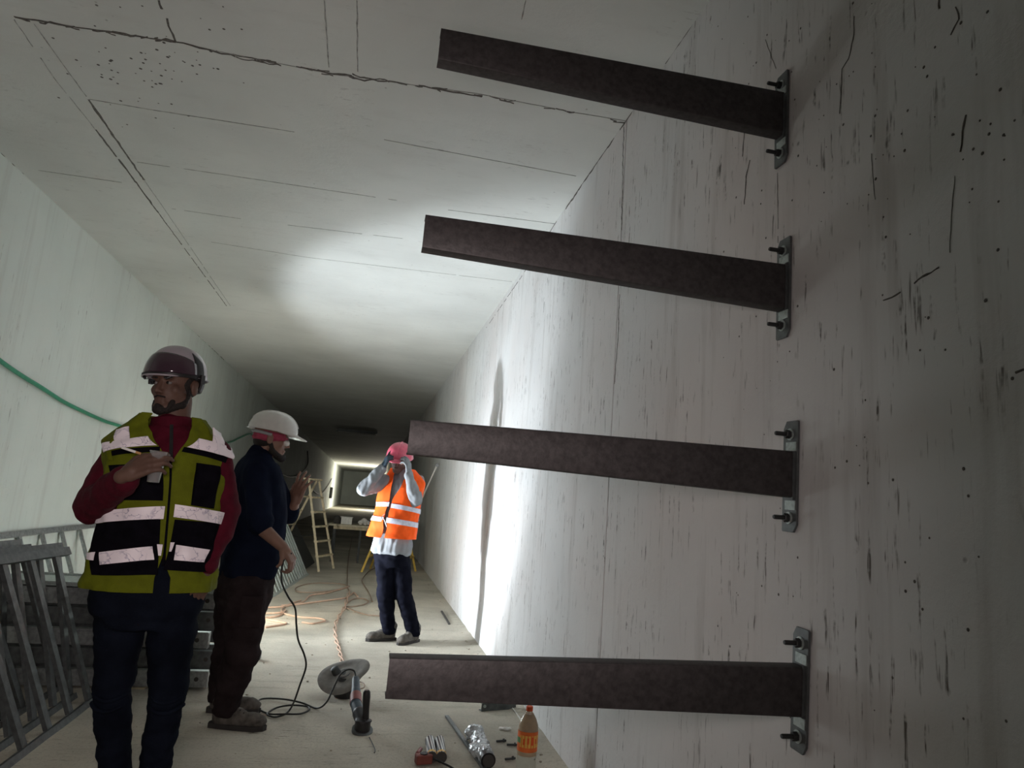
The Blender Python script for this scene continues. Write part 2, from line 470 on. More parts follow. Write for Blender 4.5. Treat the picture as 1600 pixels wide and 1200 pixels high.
def wallbox(name, X, sgn, joints, mat):
    """concrete wall cast in bays, with a recessed joint between bays"""
    g = G(); e = [Y0] + joints + [Y1]; j = 0.007
    for i in range(len(e) - 1):
        a = e[i] + (j if i else 0); b = e[i + 1] - (j if i < len(e) - 2 else 0)
        lo, hi = sorted((X, X + sgn * 0.3))
        g.box((lo, a, -0.1), (hi, b, H + 0.1))
    o = g.build(name, mat); setp(o, kind='structure')
    for y in joints:
        lo, hi = sorted((X + sgn * 0.02, X + sgn * 0.25))
        G().box((lo, y - j, 0), (hi, y + j, H)).build('joint_filler', M['joint'], o)
    return o


wall_right = wallbox('wall_right', XR, 1, [3.34, 12.7, 22.1, 31.5, 41.0], M['wall_r'])
wall_left = wallbox('wall_left', XL, -1, [6.2 - 9.4, 15.9, 31.0, 46.0], M['wall_l'])
ceiling = G().box((XL - 0.3, Y0, H), (XR + 0.3, Y1, H + 0.3)).build('ceiling', M['ceil']); setp(ceiling, kind='structure')
wall_far = G().box((XL, Y1 - 2, 0), (XR, Y1, H)).build('wall_back', M['wall_l']); setp(wall_far, kind='structure')
wall_near = G().box((XL, Y0, 0), (XR, Y0 + 0.3, H)).build('wall_front', M['wall_l']); setp(wall_near, kind='structure')
# floor with low swells near the camera
g = G(); nx, ny = 50, 110
ys = list(np.linspace(Y0, 1.5, 6)) + list(np.linspace(1.7, 16, 100)) + list(np.linspace(17, Y1, 8))
xs = np.linspace(XL - 0.05, XR + 0.05, nx)
V = []
for y in ys:
    for x in xs:
        z = 0.006 * noise.noise(Vector((x * 1.7, y * 1.7, 0))) + 0.003 * noise.noise(Vector((x * 8, y * 8, 3)))
        ed = min(XR - x, x - XL)
        if ed < 0.10: z += 0.03 * (1 - max(ed, 0) / 0.10) * (0.6 + 0.5 * noise.noise(Vector((0, y * 5, 0))))
        V.append((x, y, z if 1.6 < y < 17 else 0))
F = [(j * nx + i, j * nx + i + 1, (j + 1) * nx + i + 1, (j + 1) * nx + i) for j in range(len(ys) - 1) for i in range(nx - 1)]
g.add(V, F); floor = g.build('floor', M['floor'], smooth=60); setp(floor, kind='structure')


def crack(name, conv, pts, wd, parent, jag=0.35, gap=0.0, nrm=(0, 0, -1), step=0.03, h=0.0025, soft=None):
    """an irregular dirty fin of cement along a line on a wall or the ceiling"""
    P = [np.array(conv(*p)) for p in pts]; nrm = np.array(nrm, float)
    g = G(); q = []
    for a, b in zip(P[:-1], P[1:]):
        n = max(1, int(np.linalg.norm(b - a) / step))
        for k in range(n): q.append(a + (b - a) * k / n)
    q.append(P[-1]); q = np.array(q)
    T = np.gradient(q, axis=0); T /= np.linalg.norm(T, axis=1)[:, None]; Sd = np.cross(T, nrm)
    sd = random.random() * 99
    for i in range(len(q) - 1):
        n0 = noise.noise(Vector((i * 0.21, sd, 0)))
        if n0 < gap - 0.5: continue
        r = []
        for k in (i, i + 1):
            off = Sd[k] * wd * jag * 3 * noise.noise(Vector((k * 0.4, sd, 5)))
            ww = wd * (0.55 + 0.9 * abs(noise.noise(Vector((k * 0.9, sd, 9)))))
            r.append((q[k] + off, ww, Sd[k]))
        (a, wa, sa), (b, wb, sb) = r
        g.add([a - sa * wa, a + nrm * h, a + sa * wa, b - sb * wb, b + nrm * h, b + sb * wb], [(0, 1, 4, 3), (1, 2, 5, 4)])
    if g.f: return g.build(name, M['seam_soft' if (soft if soft is not None else wd < 0.0045) else 'crack'], parent)


cz = lambda x, y: atZ(x, y, H - 0.0005)
cr = lambda x, y: atX(x, y, XR - 0.0005)
cl = lambda x, y: atX(x, y, XL + 0.0005)
dn = (0, 0, -1); le = (-1, 0, 0); ri = (1, 0, 0)
crack('seam', cz, [(22, 26), (110, 41), (275, 66)], 0.009, ceiling)
crack('seam', cz, [(275, 66), (335, 80), (470, 105), (520, 115), (600, 126), (690, 140), (780, 156)], 0.010, ceiling, 0.6, 0.35)
crack('seam', cz, [(780, 156), (880, 170), (960, 186)], 0.008, ceiling, 0.8, 0.5)
crack('seam', cz, [(330, 78), (520, 116), (745, 146), (900, 176), (985, 190)], 0.003, ceiling, 0.3, 0.1)
crack('seam', cz, [(248, 0), (275, 66)], 0.008, ceiling)
crack('seam', cz, [(507, 0), (514, 105)], 0.004, ceiling, 0.3)
crack('seam', cz, [(558, 0), (559, 112)], 0.004, ceiling, 0.3)
crack('seam', cz, [(822, 0), (815, 30)], 0.003, ceiling, 0.3)
crack('seam', cz, [(22, 30), (84, 121), (149, 202)], 0.004, ceiling, 0.3, 0.2)
crack('seam', cz, [(149, 202), (197, 264), (247, 332)], 0.009, ceiling, 0.22, 0.15)
crack('seam', cz, [(247, 332), (300, 404), (354, 478)], 0.006, ceiling, 0.25, 0.2)
crack('seam', cz, [(53, 37), (95, 96), (138, 155)], 0.004, ceiling, 0.3, 0.2)
crack('seam', cz, [(138, 155), (186, 225), (225, 281)], 0.010, ceiling, 0.25, 0.1)
crack('seam', cz, [(225, 281), (253, 321), (300, 390), (360, 478)], 0.003, ceiling, 0.3, 0.1)
for pp in ([(22, 26), (110, 41), (275, 66)], [(335, 80), (520, 113), (690, 140), (880, 170), (975, 190)]):
    for q_ in range(3): crack('seam', cz, [(x + random.uniform(-3, 3), y + random.uniform(-2, 4)) for x, y in pp], 0.008, ceiling, 1.2, 0.66, step=0.02)
for pts, wd in (([(140, 155), (240, 172), (460, 206)], 0.004), ([(214, 253), (345, 272), (620, 313)], 0.004), ([(60, 266), (190, 285)], 0.0025),
                ([(262, 325), (420, 348), (640, 374)], 0.003), ([(330, 378), (480, 402), (800, 440)], 0.003), ([(600, 218), (900, 275)], 0.002),
                ([(700, 328), (870, 350)], 0.003)):
    crack('seam', cz, pts, wd, ceiling, 0.2, 0.1)
# broken arrises where the walls meet the ceiling
crack('arris', cr, [(1108, -2), (1075, 48), (1040, 98)], 0.007, wall_right, 0.4, 0.0, le)
crack('arris', cr, [(990, 170), (975, 192), (930, 258), (884, 326)], 0.012, wall_right, 0.5, 0.1, le)
crack('arris', cr, [(870, 345), (815, 432), (760, 512)], 0.006, wall_right, 0.4, 0.3, le)
crack('arris', cl, [(0, 235), (60, 290), (140, 362), (215, 434)], 0.012, wall_left, 0.5, 0.2, ri)
crack('arris', cl, [(215, 434), (290, 505), (350, 562)], 0.008, wall_left, 0.4, 0.3, ri)
# gouges and pour lines on the right wall
for pts, wd in (([(975, 195), (973, 260), (971, 360)], 0.006), ([(968, 460), (966, 520), (960, 600)], 0.005),
                ([(1335, 25), (1333, 62), (1326, 92), (1316, 108), (1314, 150), (1312, 178)], 0.0028), ([(1172, 250), (1166, 275), (1163, 325)], 0.0045),
                ([(1163, 205), (1160, 245)], 0.004), ([(1508, 180), (1504, 205), (1500, 238)], 0.004), ([(1468, 418), (1435, 436), (1408, 458), (1380, 468)], 0.003),
                ([(1362, 240), (1364, 280), (1368, 312)], 0.0015), ([(1215, 270), (1216, 380)], 0.0012), ([(1466, 0), (1468, 14)], 0.004),
                ([(1494, 10), (1498, 30), (1486, 55)], 0.003), ([(1196, 62), (1212, 108)], 0.0015), ([(1492, 275), (1486, 350), (1484, 395)], 0.0012),
                ([(1586, 580), (1600, 574)], 0.004)):
    crack('gouge', cr, pts, wd, wall_right, 0.6, 0.05, le, step=0.012, h=0.0015, soft=wd < 0.0025)
# pin holes scattered near the camera
g = G()
for k in range(230):
    if k < 150: c0 = cr(random.uniform(1120, 1590), random.gauss(150, 130) if k < 90 else random.uniform(300, 1150)); n_ = le
    else: c0 = cz(random.gauss(225, 75), random.gauss(95, 40)); n_ = dn
    c0 = np.array(c0)
    if c0[2] > H or abs(c0[0]) > 3: continue
    r = random.uniform(0.0015, 0.0045) * (1 if k < 150 else 2)
    g.lathe([(r, 0), (r * 0.7, 0.001)], c0, n_, 7)
g.build('pin_hole', M['crack'], wall_right)['kind'] = 'stuff'

# ---------------------------------------------------------------- the cantilever brackets on the right wall
def make_bracket(label, loc, length, h0, h1, tilt=0.0):
    """loc: point on the wall at the plate's centre; the arm runs toward -X; h0 root height, h1 tip height"""
    t = thing('cantilever_bracket', loc, label, 'bracket', None)
    th = 0.005; dp = 0.045
    # back plate with clipped corners, flat on the wall
    w2, hh = 0.034, 0.157
    pol = [(-w2, -hh + 0.022), (-w2 + 0.014, -hh), (w2 - 0.003, -hh), (w2, -hh + 0.003), (w2, hh - 0.022), (w2 - 0.014, hh), (-w2 + 0.003, hh), (-w2, hh - 0.003)]
    R = np.array([[0, 0, -1], [1, 0, 0], [0, 1, 0]], float)
    o = G().ext(pol, 0.0, 0.007, (0, 0, 0), R).build('back_plate', M['galv_dark'], t, local=True, bevel=0.001)
    # arm: folded channel, web toward the camera, flanges away, tapering to the tip
    g = G(); x0, x1 = -0.007, -length; yb = -0.022
    r = 0.006
    def ring(x, hh_):
        a = hh_ / 2
        return [(x, yb + dp, a), (x, yb + r, a), (x, yb + 0.0018, a - 0.0018), (x, yb, a - r), (x, yb, -a + r), (x, yb + 0.0018, -a + 0.0018), (x, yb + r, -a), (x, yb + dp, -a),
                (x, yb + dp, -a + th), (x, yb + r, -a + th), (x, yb + th, -a + r + 0.001), (x, yb + th, a - r - 0.001), (x, yb + r, a - th), (x, yb + dp, a - th)]
    A = ring(x0, h0); B = ring(x1, h1)
    B[2] = (B[2][0] + 0.0, B[2][1], B[2][2]);
    n = len(A)
    g.add(A + B, [(i, (i + 1) % n, n + (i + 1) % n, n + i) for i in range(n)])
    half = [(0, 1, 12, 13), (1, 2, 11, 12), (2, 3, 10, 11), (3, 4, 10), (4, 5, 10), (5, 6, 9, 10), (6, 7, 8, 9)]
    g.add(A, half); g.add(B, half)
    g.build('arm', M['arm'], t, smooth=35, local=True)
    # weld bead round the root and the anchors
    G().box((-0.013, yb - 0.003, -h0 / 2 - 0.002), (-0.006, yb + 0.003, h0 / 2 + 0.002)).build('weld', M['galv_dark'], t, local=True)
    for sg in (1, -1):
        z = sg * 0.118; y = 0.0
        b = G().lathe([(0.0062, 0), (0.0062, 0.046), (0.0052, 0.049)], (-0.006, y, z), (-1, 0, 0), 14).build('anchor_bolt', M['bolt'], t, smooth=40, local=True)
        G().lathe([(0.0125, 0), (0.0125, 0.011), (0.0105, 0.013)], (-0.0105, y, z), (-1, 0, 0), 6).build('nut', M['bolt'], b, local=True)
        G().lathe([(0.017, 0), (0.017, 0.0028)], (-0.0072, y, z), (-1, 0, 0), 20).build('washer', M['galv_pale'], b, smooth=40, local=True)
        # pale face of the back plate beside the arm, added as a raised patch
        G().box((-0.0095, -0.030, sg * (h0 / 2 + 0.004) if sg > 0 else -h0 / 2 - 0.030), (-0.007, 0.018, h0 / 2 + 0.030 if sg > 0 else -h0 / 2 - 0.004)).build('plate_face', M['galv_pale'], t, local=True)
    if tilt: t.rotation_euler = (tilt, 0, 0)
    return t


zs = [(1.8140, 1.277), (1.795, 0.706), (1.754, 0.1365), (1.706, -0.4255)]
lab = ['grey steel cantilever bracket highest on the right wall', 'grey steel cantilever bracket second from the top of the right wall',
       'grey steel cantilever bracket third from the top, ending over the orange vest man', 'grey steel cantilever bracket lowest on the right wall above the bottle']
tips = [(687, 67), (662.5, 360), (639, 682), (605.5, 1060)]
tiph = [(42, 92), (334, 387), (655, 710), (1027, 1093)]
brs = []
for i in range(4):
    yc = zs[i][0] + 0.030; zc = zs[i][1] + CAMH
    yw = yc - 0.022
    tp = atY(*tips[i], yw)
    ht = atY(tips[i][0], tiph[i][0], yw)[2] - atY(tips[i][0], tiph[i][1], yw)[2]
    rt, rb = [(1212, 140, 205), (1215, 410, 480), (1245, 705, 778), (1250, 1042, 1122)][i][1:], None
    rx = [1212, 1215, 1245, 1250][i]
    za = atY(rx, rt[0], yw)[2]; zb = atY(rx, rt[1], yw)[2]
    zm = (za + zb) / 2
    b = make_bracket(lab[i], (XR - 0.003, yc, zc), XR - 0.003 - tp[0], za - zb, ht, tilt=math.radians([0.5, 1.0, 2.2, 4.0][i]) * 0.6)
    arm = [c for c in b.children if c.name.startswith('arm')][0]
    # small droop or rise of the arm so that its tip stands at its own height
    arm.location.z = zm - zc
    arm.rotation_euler = (0, math.atan2(tp[2] - zm, XR - tp[0]), 0)
    brs.append(b)

# ---------------------------------------------------------------- people
def nrm(v): v = np.array(v, float); return v / np.linalg.norm(v)


def frame(yaw, pitch=0.0, roll=0.0):
    """columns: right, front, up. yaw 0 faces the camera (-Y); positive yaw turns toward +X; pitch up positive"""
    f = np.array([math.sin(yaw) * math.cos(pitch), -math.cos(yaw) * math.cos(pitch), math.sin(pitch)])
    r = nrm(np.cross([0, 0, 1.0], f)) * 1.0          # image-right side of somebody who faces the camera
    u = np.cross(f, r)
    if roll:
        r, u = r * math.cos(roll) + u * math.sin(roll), u * math.cos(roll) - r * math.sin(roll)
    if u[2] < 0: u = -u
    return np.stack([r, f, u], 1)


class Torso:
    def __init__(s, secs, yaw, n=2.4):
        """secs: list of (centre, half width, half depth), bottom to top"""
        s.c = np.array([q[0] for q in secs]); s.a = np.array([q[1] for q in secs]); s.b = np.array([q[2] for q in secs]); s.n = n
        s.r = np.array([math.cos(yaw), math.sin(yaw), 0]); s.f = np.array([math.sin(yaw), -math.cos(yaw), 0]); s.k = len(secs)

    def cr(s, arr, t):
        t = min(max(t, 0), s.k - 1 - 1e-6); i = int(t); u = t - i
        p0 = arr[max(i - 1, 0)]; p1 = arr[i]; p2 = arr[i + 1]; p3 = arr[min(i + 2, s.k - 1)]
        return 0.5 * ((2 * p1) + (-p0 + p2) * u + (2 * p0 - 5 * p1 + 4 * p2 - p3) * u * u + (-p0 + 3 * p1 - 3 * p2 + p3) * u ** 3)

    def pt(s, th, t, off=0.0, fr=0.0):
        c = s.cr(s.c, t); a = s.cr(s.a, t) + off; b = s.cr(s.b, t) + off
        e = 2.0 / s.n; ct = math.cos(th); st = math.sin(th)
        up = max(0.0, t - (s.k - 3)) / 2.0
        wr = fr * noise.noise(Vector((th * 2.2, t * 0.9, 4))) + fr * 0.5 * noise.noise(Vector((th * 5, t * 1.6, 8))) if fr else 0.0
        return c + s.r * math.copysign(abs(ct) ** e, ct) * (a + wr) + s.f * math.copysign(abs(st) ** e, st) * (b + wr) + np.array([0, 0, off * up])

    def solid(s, g, off=0.0, seg=36, rows=30):
        V = []
        for j in range(rows + 1):
            for i in range(seg): V.append(s.pt(2 * PI * i / seg, (s.k - 1) * j / rows, off))
        F = [(j * seg + i, j * seg + (i + 1) % seg, (j + 1) * seg + (i + 1) % seg, (j + 1) * seg + i) for j in range(rows) for i in range(seg)]
        F += [tuple(range(seg))[::-1], tuple(range(rows * seg, rows * seg + seg))]
        return g.add(V, F)

    def find(s, px, py, off):
        if not hasattr(s, 'tab') or s.tab[0] != off:
            th = np.linspace(0.02, PI - 0.02, 110); t = np.linspace(0, s.k - 1, 110)
            P = np.array([[s.pt(a, b, off) for a in th] for b in t]); s.tab = (off, th, t, project(P))
        _, th, t, Q = s.tab
        d = ((Q - np.array([px, py])) ** 2).sum(-1); j, i = np.unravel_index(d.argmin(), d.shape)
        return th[i], t[j]

    def patch(s, name, mat, parent, quad, off, base_off, n=(14, 6), thick=0.003, ext=(0, 0), fr=0.0, params=False):
        """a cloth piece sewn on: quad = four corners (pixels of the photo looked up on the cloth, or (theta,t))"""
        c = [q if params else s.find(q[0], q[1], base_off) for q in quad]   # order: left-bottom, right-bottom, right-top, left-top
        c = [np.array(q, float) for q in c]
        c[0][0] += ext[0]; c[3][0] += ext[0]; c[1][0] -= ext[1]; c[2][0] -= ext[1]
        g = G(); V = []; nu, nv = n
        for sgn in (1, 0):
            for j in range(nv + 1):
                for i in range(nu + 1):
                    u, v = i / nu, j / nv
                    q = (c[0] * (1 - u) + c[1] * u) * (1 - v) + (c[3] * (1 - u) + c[2] * u) * v
                    V.append(s.pt(q[0], q[1], off + thick * sgn, fr))
        W = nu + 1; K = (nu + 1) * (nv + 1); F = []
        for j in range(nv):
            for i in range(nu):
                a = j * W + i; F.append((a, a + 1, a + W + 1, a + W)); F.append((K + a + W, K + a + W + 1, K + a + 1, K + a))
        for i in range(nu):
            F.append((i + 1, i, K + i, K + i + 1)); a = nv * W + i; F.append((a, a + 1, K + a + 1, K + a))
        for j in range(nv):
            a = j * W; F.append((a, a + W, K + a + W, K + a)); a = j * W + nu; F.append((a + W, a, K + a, K + a + W))
        g.add(V, F)
        return g.build(name, mat, parent, smooth=40)

    def vest(s, name, mat, parent, t0, t1, off, edgeR, edgeL, fr=0.0, rows=46, cols=80, thick=0.004, flare=0.0):
        """sleeveless vest: one sheet from the right front edge round the back to the left front edge; edges are lists (theta,t)"""
        eR = np.array(sorted(edgeR, key=lambda q: q[1])); eL = np.array(sorted(edgeL, key=lambda q: q[1]))
        g = G(); V = []
        for sgn in (1, 0):
            for j in range(rows + 1):
                t = t0 + (t1 - t0) * j / rows
                a = np.interp(t, eR[:, 1], eR[:, 0]); b = np.interp(t, eL[:, 1], eL[:, 0])
                fl = flare * max(0, 1 - (t - t0) / 1.2)
                for i in range(cols + 1):
                    th = a - (a - (b - 2 * PI)) * i / cols
                    V.append(s.pt(th, t, off + fl + thick * sgn, fr))
        W = cols + 1; K = W * (rows + 1); F = []
        for j in range(rows):
            for i in range(cols):
                a = j * W + i; F.append((a, a + W, a + W + 1, a + 1)); F.append((K + a, K + a + 1, K + a + W + 1, K + a + W))
        for i in range(cols):
            F.append((i, i + 1, K + i + 1, K + i)); a = rows * W + i; F.append((a + 1, a, K + a, K + a + 1))
        for j in range(rows):
            a = j * W; F.append((a + W, a, K + a, K + a + W)); a = j * W + cols; F.append((a, a + W, K + a + W, K + a))
        g.add(V, F)
        return g.build(name, mat, parent, smooth=50)


def head_shapes(g, c, R, nose=1.0, k=1.0):
    P = lambda x, y, z: c + R @ (np.array([x, y, z]) * k)
    g.ell(P(0, -0.008, 0.030), (0.076 * k, 0.098 * k, 0.086 * k), R)
    g.ell(P(0, 0.030, -0.030), (0.062 * k, 0.062 * k, 0.080 * k), R)
    g.capsule(P(-0.050, 0.008, -0.062), 0.020 * k, P(-0.016, 0.072, -0.098), 0.020 * k)
    g.capsule(P(0.050, 0.008, -0.062), 0.020 * k, P(0.016, 0.072, -0.098), 0.020 * k)
    g.ell(P(0, 0.076, -0.100), (0.026 * k, 0.020 * k, 0.019 * k), R)
    g.capsule(P(-0.038, 0.082, 0.020), 0.010 * k, P(0.038, 0.082, 0.020), 0.010 * k)
    for sx in (-1, 1):
        g.ell(P(sx * 0.040, 0.060, -0.028), (0.022 * k, 0.018 * k, 0.024 * k), R)
        g.ell(P(sx * 0.082, -0.008, -0.012), (0.009 * k, 0.021 * k, 0.034 * k), R)
        g.ell(P(sx * 0.082, -0.014, 0.004), (0.009 * k, 0.016 * k, 0.018 * k), R)
        g.ell(P(sx * 0.012, 0.097, -0.040), (0.008 * k, 0.009 * k, 0.007 * k), R)
    g.capsule(P(0, 0.088, 0.008), 0.008 * k, P(0, 0.106 + 0.004 * nose, -0.036), 0.0095 * k)
    g.capsule(P(-0.018, 0.088, -0.064), 0.0065 * k, P(0.018, 0.088, -0.064), 0.0065 * k)
    g.capsule(P(-0.015, 0.086, -0.076), 0.0075 * k, P(0.015, 0.086, -0.076), 0.0075 * k)
    g.capsule(P(0, 0.094, -0.066), 0.006 * k, P(0, 0.092, -0.074), 0.006 * k)


def eyes(c, R, parent, k=1.0):
    for sx in (-1, 1):
        p = c + R @ (np.array([sx * 0.031, 0.081, -0.002]) * k)
        e = G().ell(p, (0.0115 * k, 0.010 * k, 0.0062 * k), R, 14, 8).build('eye', M['eye_white'], parent, smooth=80)
        G().ell(p + R @ np.array([-0.001, 0.0085, 0]) * k, (0.006 * k, 0.0035 * k, 0.006 * k), R, 12, 8).build('iris', M['eye_dark'], e, smooth=80)
        G().capsule(c + R @ (np.array([sx * 0.018, 0.094, 0.018]) * k), 0.0045 * k, c + R @ (np.array([sx * 0.046, 0.086, 0.020]) * k), 0.003 * k).build('eyebrow', M['hair'], parent, smooth=80)


def hand_shapes(g, w, d, n, thumb, k=1.0, curl=(0.3, 0.4, 0.5, 0.6), spread=0.07, tcurl=0.3, point=None):
    """w wrist, d direction of the fingers, n direction the palm faces, thumb +1/-1 side of cross(n,d)"""
    d = nrm(d); n = np.array(n, float); n = nrm(n - d * (n @ d)); s_ = np.cross(n, d) * thumb
    P = lambda a, b, c_: w + (d * a + s_ * b + n * c_) * k
    g.capsule(P(-0.01, 0, 0), 0.026 * k, P(0.03, 0, 0), 0.027 * k)
    kn = []
    for i in range(4):
        b = 0.031 - 0.0205 * i; a = [0.092, 0.096, 0.091, 0.082][i]
        g.capsule(P(0.015, b * 0.6, 0), 0.017 * k, P(a, b, 0), 0.0125 * k); kn.append((a, b))
    g.ell(P(0.05, 0.0, 0.004), (0.036 * k, 0.036 * k, 0.016 * k), np.stack([s_, d, n], 1) if True else None)
    L = [(0.043, 0.025, 0.020), (0.047, 0.029, 0.021), (0.043, 0.027, 0.020), (0.034, 0.021, 0.018)]
    for i in range(4):
        ang = 0.0; p = P(kn[i][0], kn[i][1], 0); fan = (1.5 - i) * spread
        ci = curl[i]
        for j in range(3):
            ang += ci * (0.9, 1.15, 0.8)[j]
            dd = (d * math.cos(ang) + n * math.sin(ang)); dd = nrm(dd + s_ * fan * math.cos(ang))
            q = p + dd * L[i][j] * k
            g.capsule(p, (0.0098 - 0.0008 * j) * k, q, (0.0092 - 0.0010 * j) * k, 12); p = q
    p = P(0.018, 0.026, 0.006); q = P(0.050, 0.052, 0.012)
    g.capsule(p, 0.017 * k, q, 0.0125 * k)
    dd = nrm(d * math.cos(tcurl) + n * math.sin(tcurl) + s_ * 0.25); r = q + dd * 0.032 * k
    g.capsule(q, 0.0122 * k, r, 0.0105 * k, 12)
    dd = nrm(d * math.cos(tcurl * 2) + n * math.sin(tcurl * 2) - s_ * 0.05); g.capsule(r, 0.0105 * k, r + dd * 0.026 * k, 0.0085 * k, 12)


def helmet(parent, c, R, mat, k=1.0, brim=0.05, brimw=0.9, name='hard_hat', rx=0.120, ry=0.145, rz=0.125, z0=0.028, rib=True):
    """shell dome with a gutter rim and a peak over the front"""
    seg, rings = 48, 14; V = []; F = []
    prof = []
    for a_i in range(seg):
        pass
    for j in range(rings + 1):
        e = PI / 2 * j / rings
        for i in range(seg):
            a = 2 * PI * i / seg
            V.append(np.array([rx * math.cos(e) ** 0.85 * math.cos(a), ry * math.cos(e) ** 0.85 * math.sin(a), z0 + rz * math.sin(e)]))
    for j in range(rings):
        for i in range(seg): F.append((j * seg + i, j * seg + (i + 1) % seg, (j + 1) * seg + (i + 1) % seg, (j + 1) * seg + i))
    n0 = len(V)
    for i in range(seg):
        a = 2 * PI * i / seg; da = abs((a - PI / 2 + PI) % (2 * PI) - PI)
        pk = brim * max(0, math.cos(min(da / brimw, PI / 2))) ** 0.7 if da < brimw * PI / 2 else 0
        o = 0.006 + pk
        V.append(np.array([(rx + 0.006) * math.cos(a) * (1 + 0.0 * pk), (ry + o) * math.sin(a) if math.sin(a) > 0 else (ry + 0.006) * math.sin(a), z0 - 0.006 - pk * 0.28]))
    for i in range(seg): F.append((n0 + i, n0 + (i + 1) % seg, (i + 1) % seg, i))
    g = G().add([c + R @ (v * k) for v in V], F)
    h = g.build(name, mat, parent, smooth=60, solid=0.004)
    if rib:
        pts = [c + R @ (np.array([0, ry * math.cos(e) ** 0.85 * 1.0, z0 + rz * math.sin(e) + 0.001]) * k) for e in np.linspace(0.35, PI / 2, 8)] + \
              [c + R @ (np.array([0, -ry * math.cos(e) ** 0.85, z0 + rz * math.sin(e) + 0.001]) * k) for e in np.linspace(PI / 2 - 0.15, 0.5, 8)]
        G().tube(pts, 0.007 * k).build('ridge', mat, h, smooth=70)
    return h


def dome_patch(name, mat, parent, c, R, a0, a1, e0, e1, rx, ry, rz, z0, thick=0.003, k=1.0, shape=None):
    V = []; F = []; nu, nv = 24, 10
    for j in range(nv + 1):
        for i in range(nu + 1):
            u = i / nu; v = j / nv
            a = math.radians(a0 + (a1 - a0) * u); e = e0 + (e1 - e0) * v
            if shape: e = e0 + (e1 * shape(u) - e0) * v
            e = math.radians(e); ce = math.cos(e) ** 0.85
            V.append(c + R @ (np.array([rx * ce * math.cos(a), ry * ce * math.sin(a), z0 + rz * math.sin(e)]) * k))
    for j in range(nv):
        for i in range(nu):
            q = j * (nu + 1) + i; F.append((q, q + 1, q + nu + 2, q + nu + 1))
    return G().add(V, F).build(name, mat, parent, smooth=60, solid=thick)


def boot(name, parent, ankle, toe_dir, L=0.29, mat=None, z0=0.0, pitch=0.0, collar=0.055):
    """work boot standing at z0: rounded toe, heel, collar and a separate sole"""
    d = nrm([toe_dir[0], toe_dir[1], 0]); s_ = np.array([-d[1], d[0], 0]); a = np.array([ankle[0], ankle[1], z0])
    ca, sa = math.cos(pitch), math.sin(pitch)
    P = lambda x, y, z: a + d * (x * ca + z * sa) + s_ * y + np.array([0, 0, z * ca - x * sa])
    R = np.stack([s_, d, [0, 0, 1.0]], 1); k = L / 0.29; g = G()
    g.capsule(P(-0.035, 0, 0.050), 0.040 * k, P(-0.030, 0, 0.13), collar)
    g.capsule(P(-0.035, 0, 0.048), 0.042, P(0.05, 0, 0.055), 0.044)
    g.capsule(P(0.03, 0, 0.085), 0.040, P(0.11, 0, 0.052), 0.036)
    g.capsule(P(0.06, 0, 0.048), 0.044, P(0.150 * k, 0.004, 0.046), 0.043)
    g.ell(P(0.165 * k, 0.004, 0.044), (0.046, 0.050, 0.036), R)
    u = fuse(g, name, mat or M['boot'], parent, 0.007, 5, amp=0.004, freq=(25, 25, 25))
    out = [(-0.082, -0.026), (-0.088, 0), (-0.082, 0.026), (-0.03, 0.036), (0.06, 0.042), (0.14, 0.048), (0.19, 0.038), (0.215, 0.008), (0.205, -0.022), (0.16, -0.044), (0.06, -0.042), (-0.03, -0.035)]
    pv = [P(x * k, y * 1.05, 0.0) for x, y in out]; pt_ = [P(x * k, y * 1.08, 0.026) for x, y in out]; n = len(out)
    G().add(pv + pt_, [(i, (i + 1) % n, n + (i + 1) % n, n + i) for i in range(n)] + [tuple(range(n))[::-1], tuple(range(n, 2 * n))]).build('sole', M['boot_dark'], u, smooth=30)
    for i in range(4):
        q = P(0.035 + 0.022 * i, 0, 0.128 - 0.013 * i)
        G().capsule(q - s_ * 0.022, 0.0035, q + s_ * 0.022, 0.0035, 8).build('lace', M['boot_dark'], u, smooth=60)
    return u


# ===== first man: maroon pullover, yellow vest =====
Y1m = 2.9
def A1(px, py, dy=0.0): return atY(px, py, Y1m + dy)
feet1 = A1(205, 1180)
p1 = thing('person', (feet1[0] - 0.02, Y1m, 0.0), 'nearest man, yellow-green safety vest over maroon pullover, holding a clear cup', 'person')
yaw1 = math.radians(12)
T1 = Torso([(A1(232, 945), 0.175, 0.115), (A1(236, 905), 0.175, 0.118), (A1(244, 850), 0.172, 0.120), (A1(252, 800), 0.172, 0.122), (A1(259, 750), 0.182, 0.122),
            (A1(261, 716), 0.198, 0.112), (A1(264, 694), 0.185, 0.096), (A1(268, 678), 0.125, 0.078), (A1(269, 664), 0.070, 0.065)], yaw1)
hc1 = A1(275, 602, 0.0); R1 = frame(math.radians(-23), math.radians(-2), math.radians(2))
shR, elR, wrR = A1(192, 712), A1(144, 792, -0.06), A1(196, 748, -0.36)
shL, elL, wrL = A1(332, 712, 0.02), A1(353, 797, 0.05), A1(322, 884, -0.04)
cupc = A1(244, 729, -0.372)
hipL, kneL, ankL = A1(192, 950), A1(174, 1085, -0.03), atY(182, 1210, Y1m + 0.04)
hipR, kneR, ankR = A1(272, 950), A1(262, 1088, -0.05), atY(238, 1215, Y1m + 0.02)
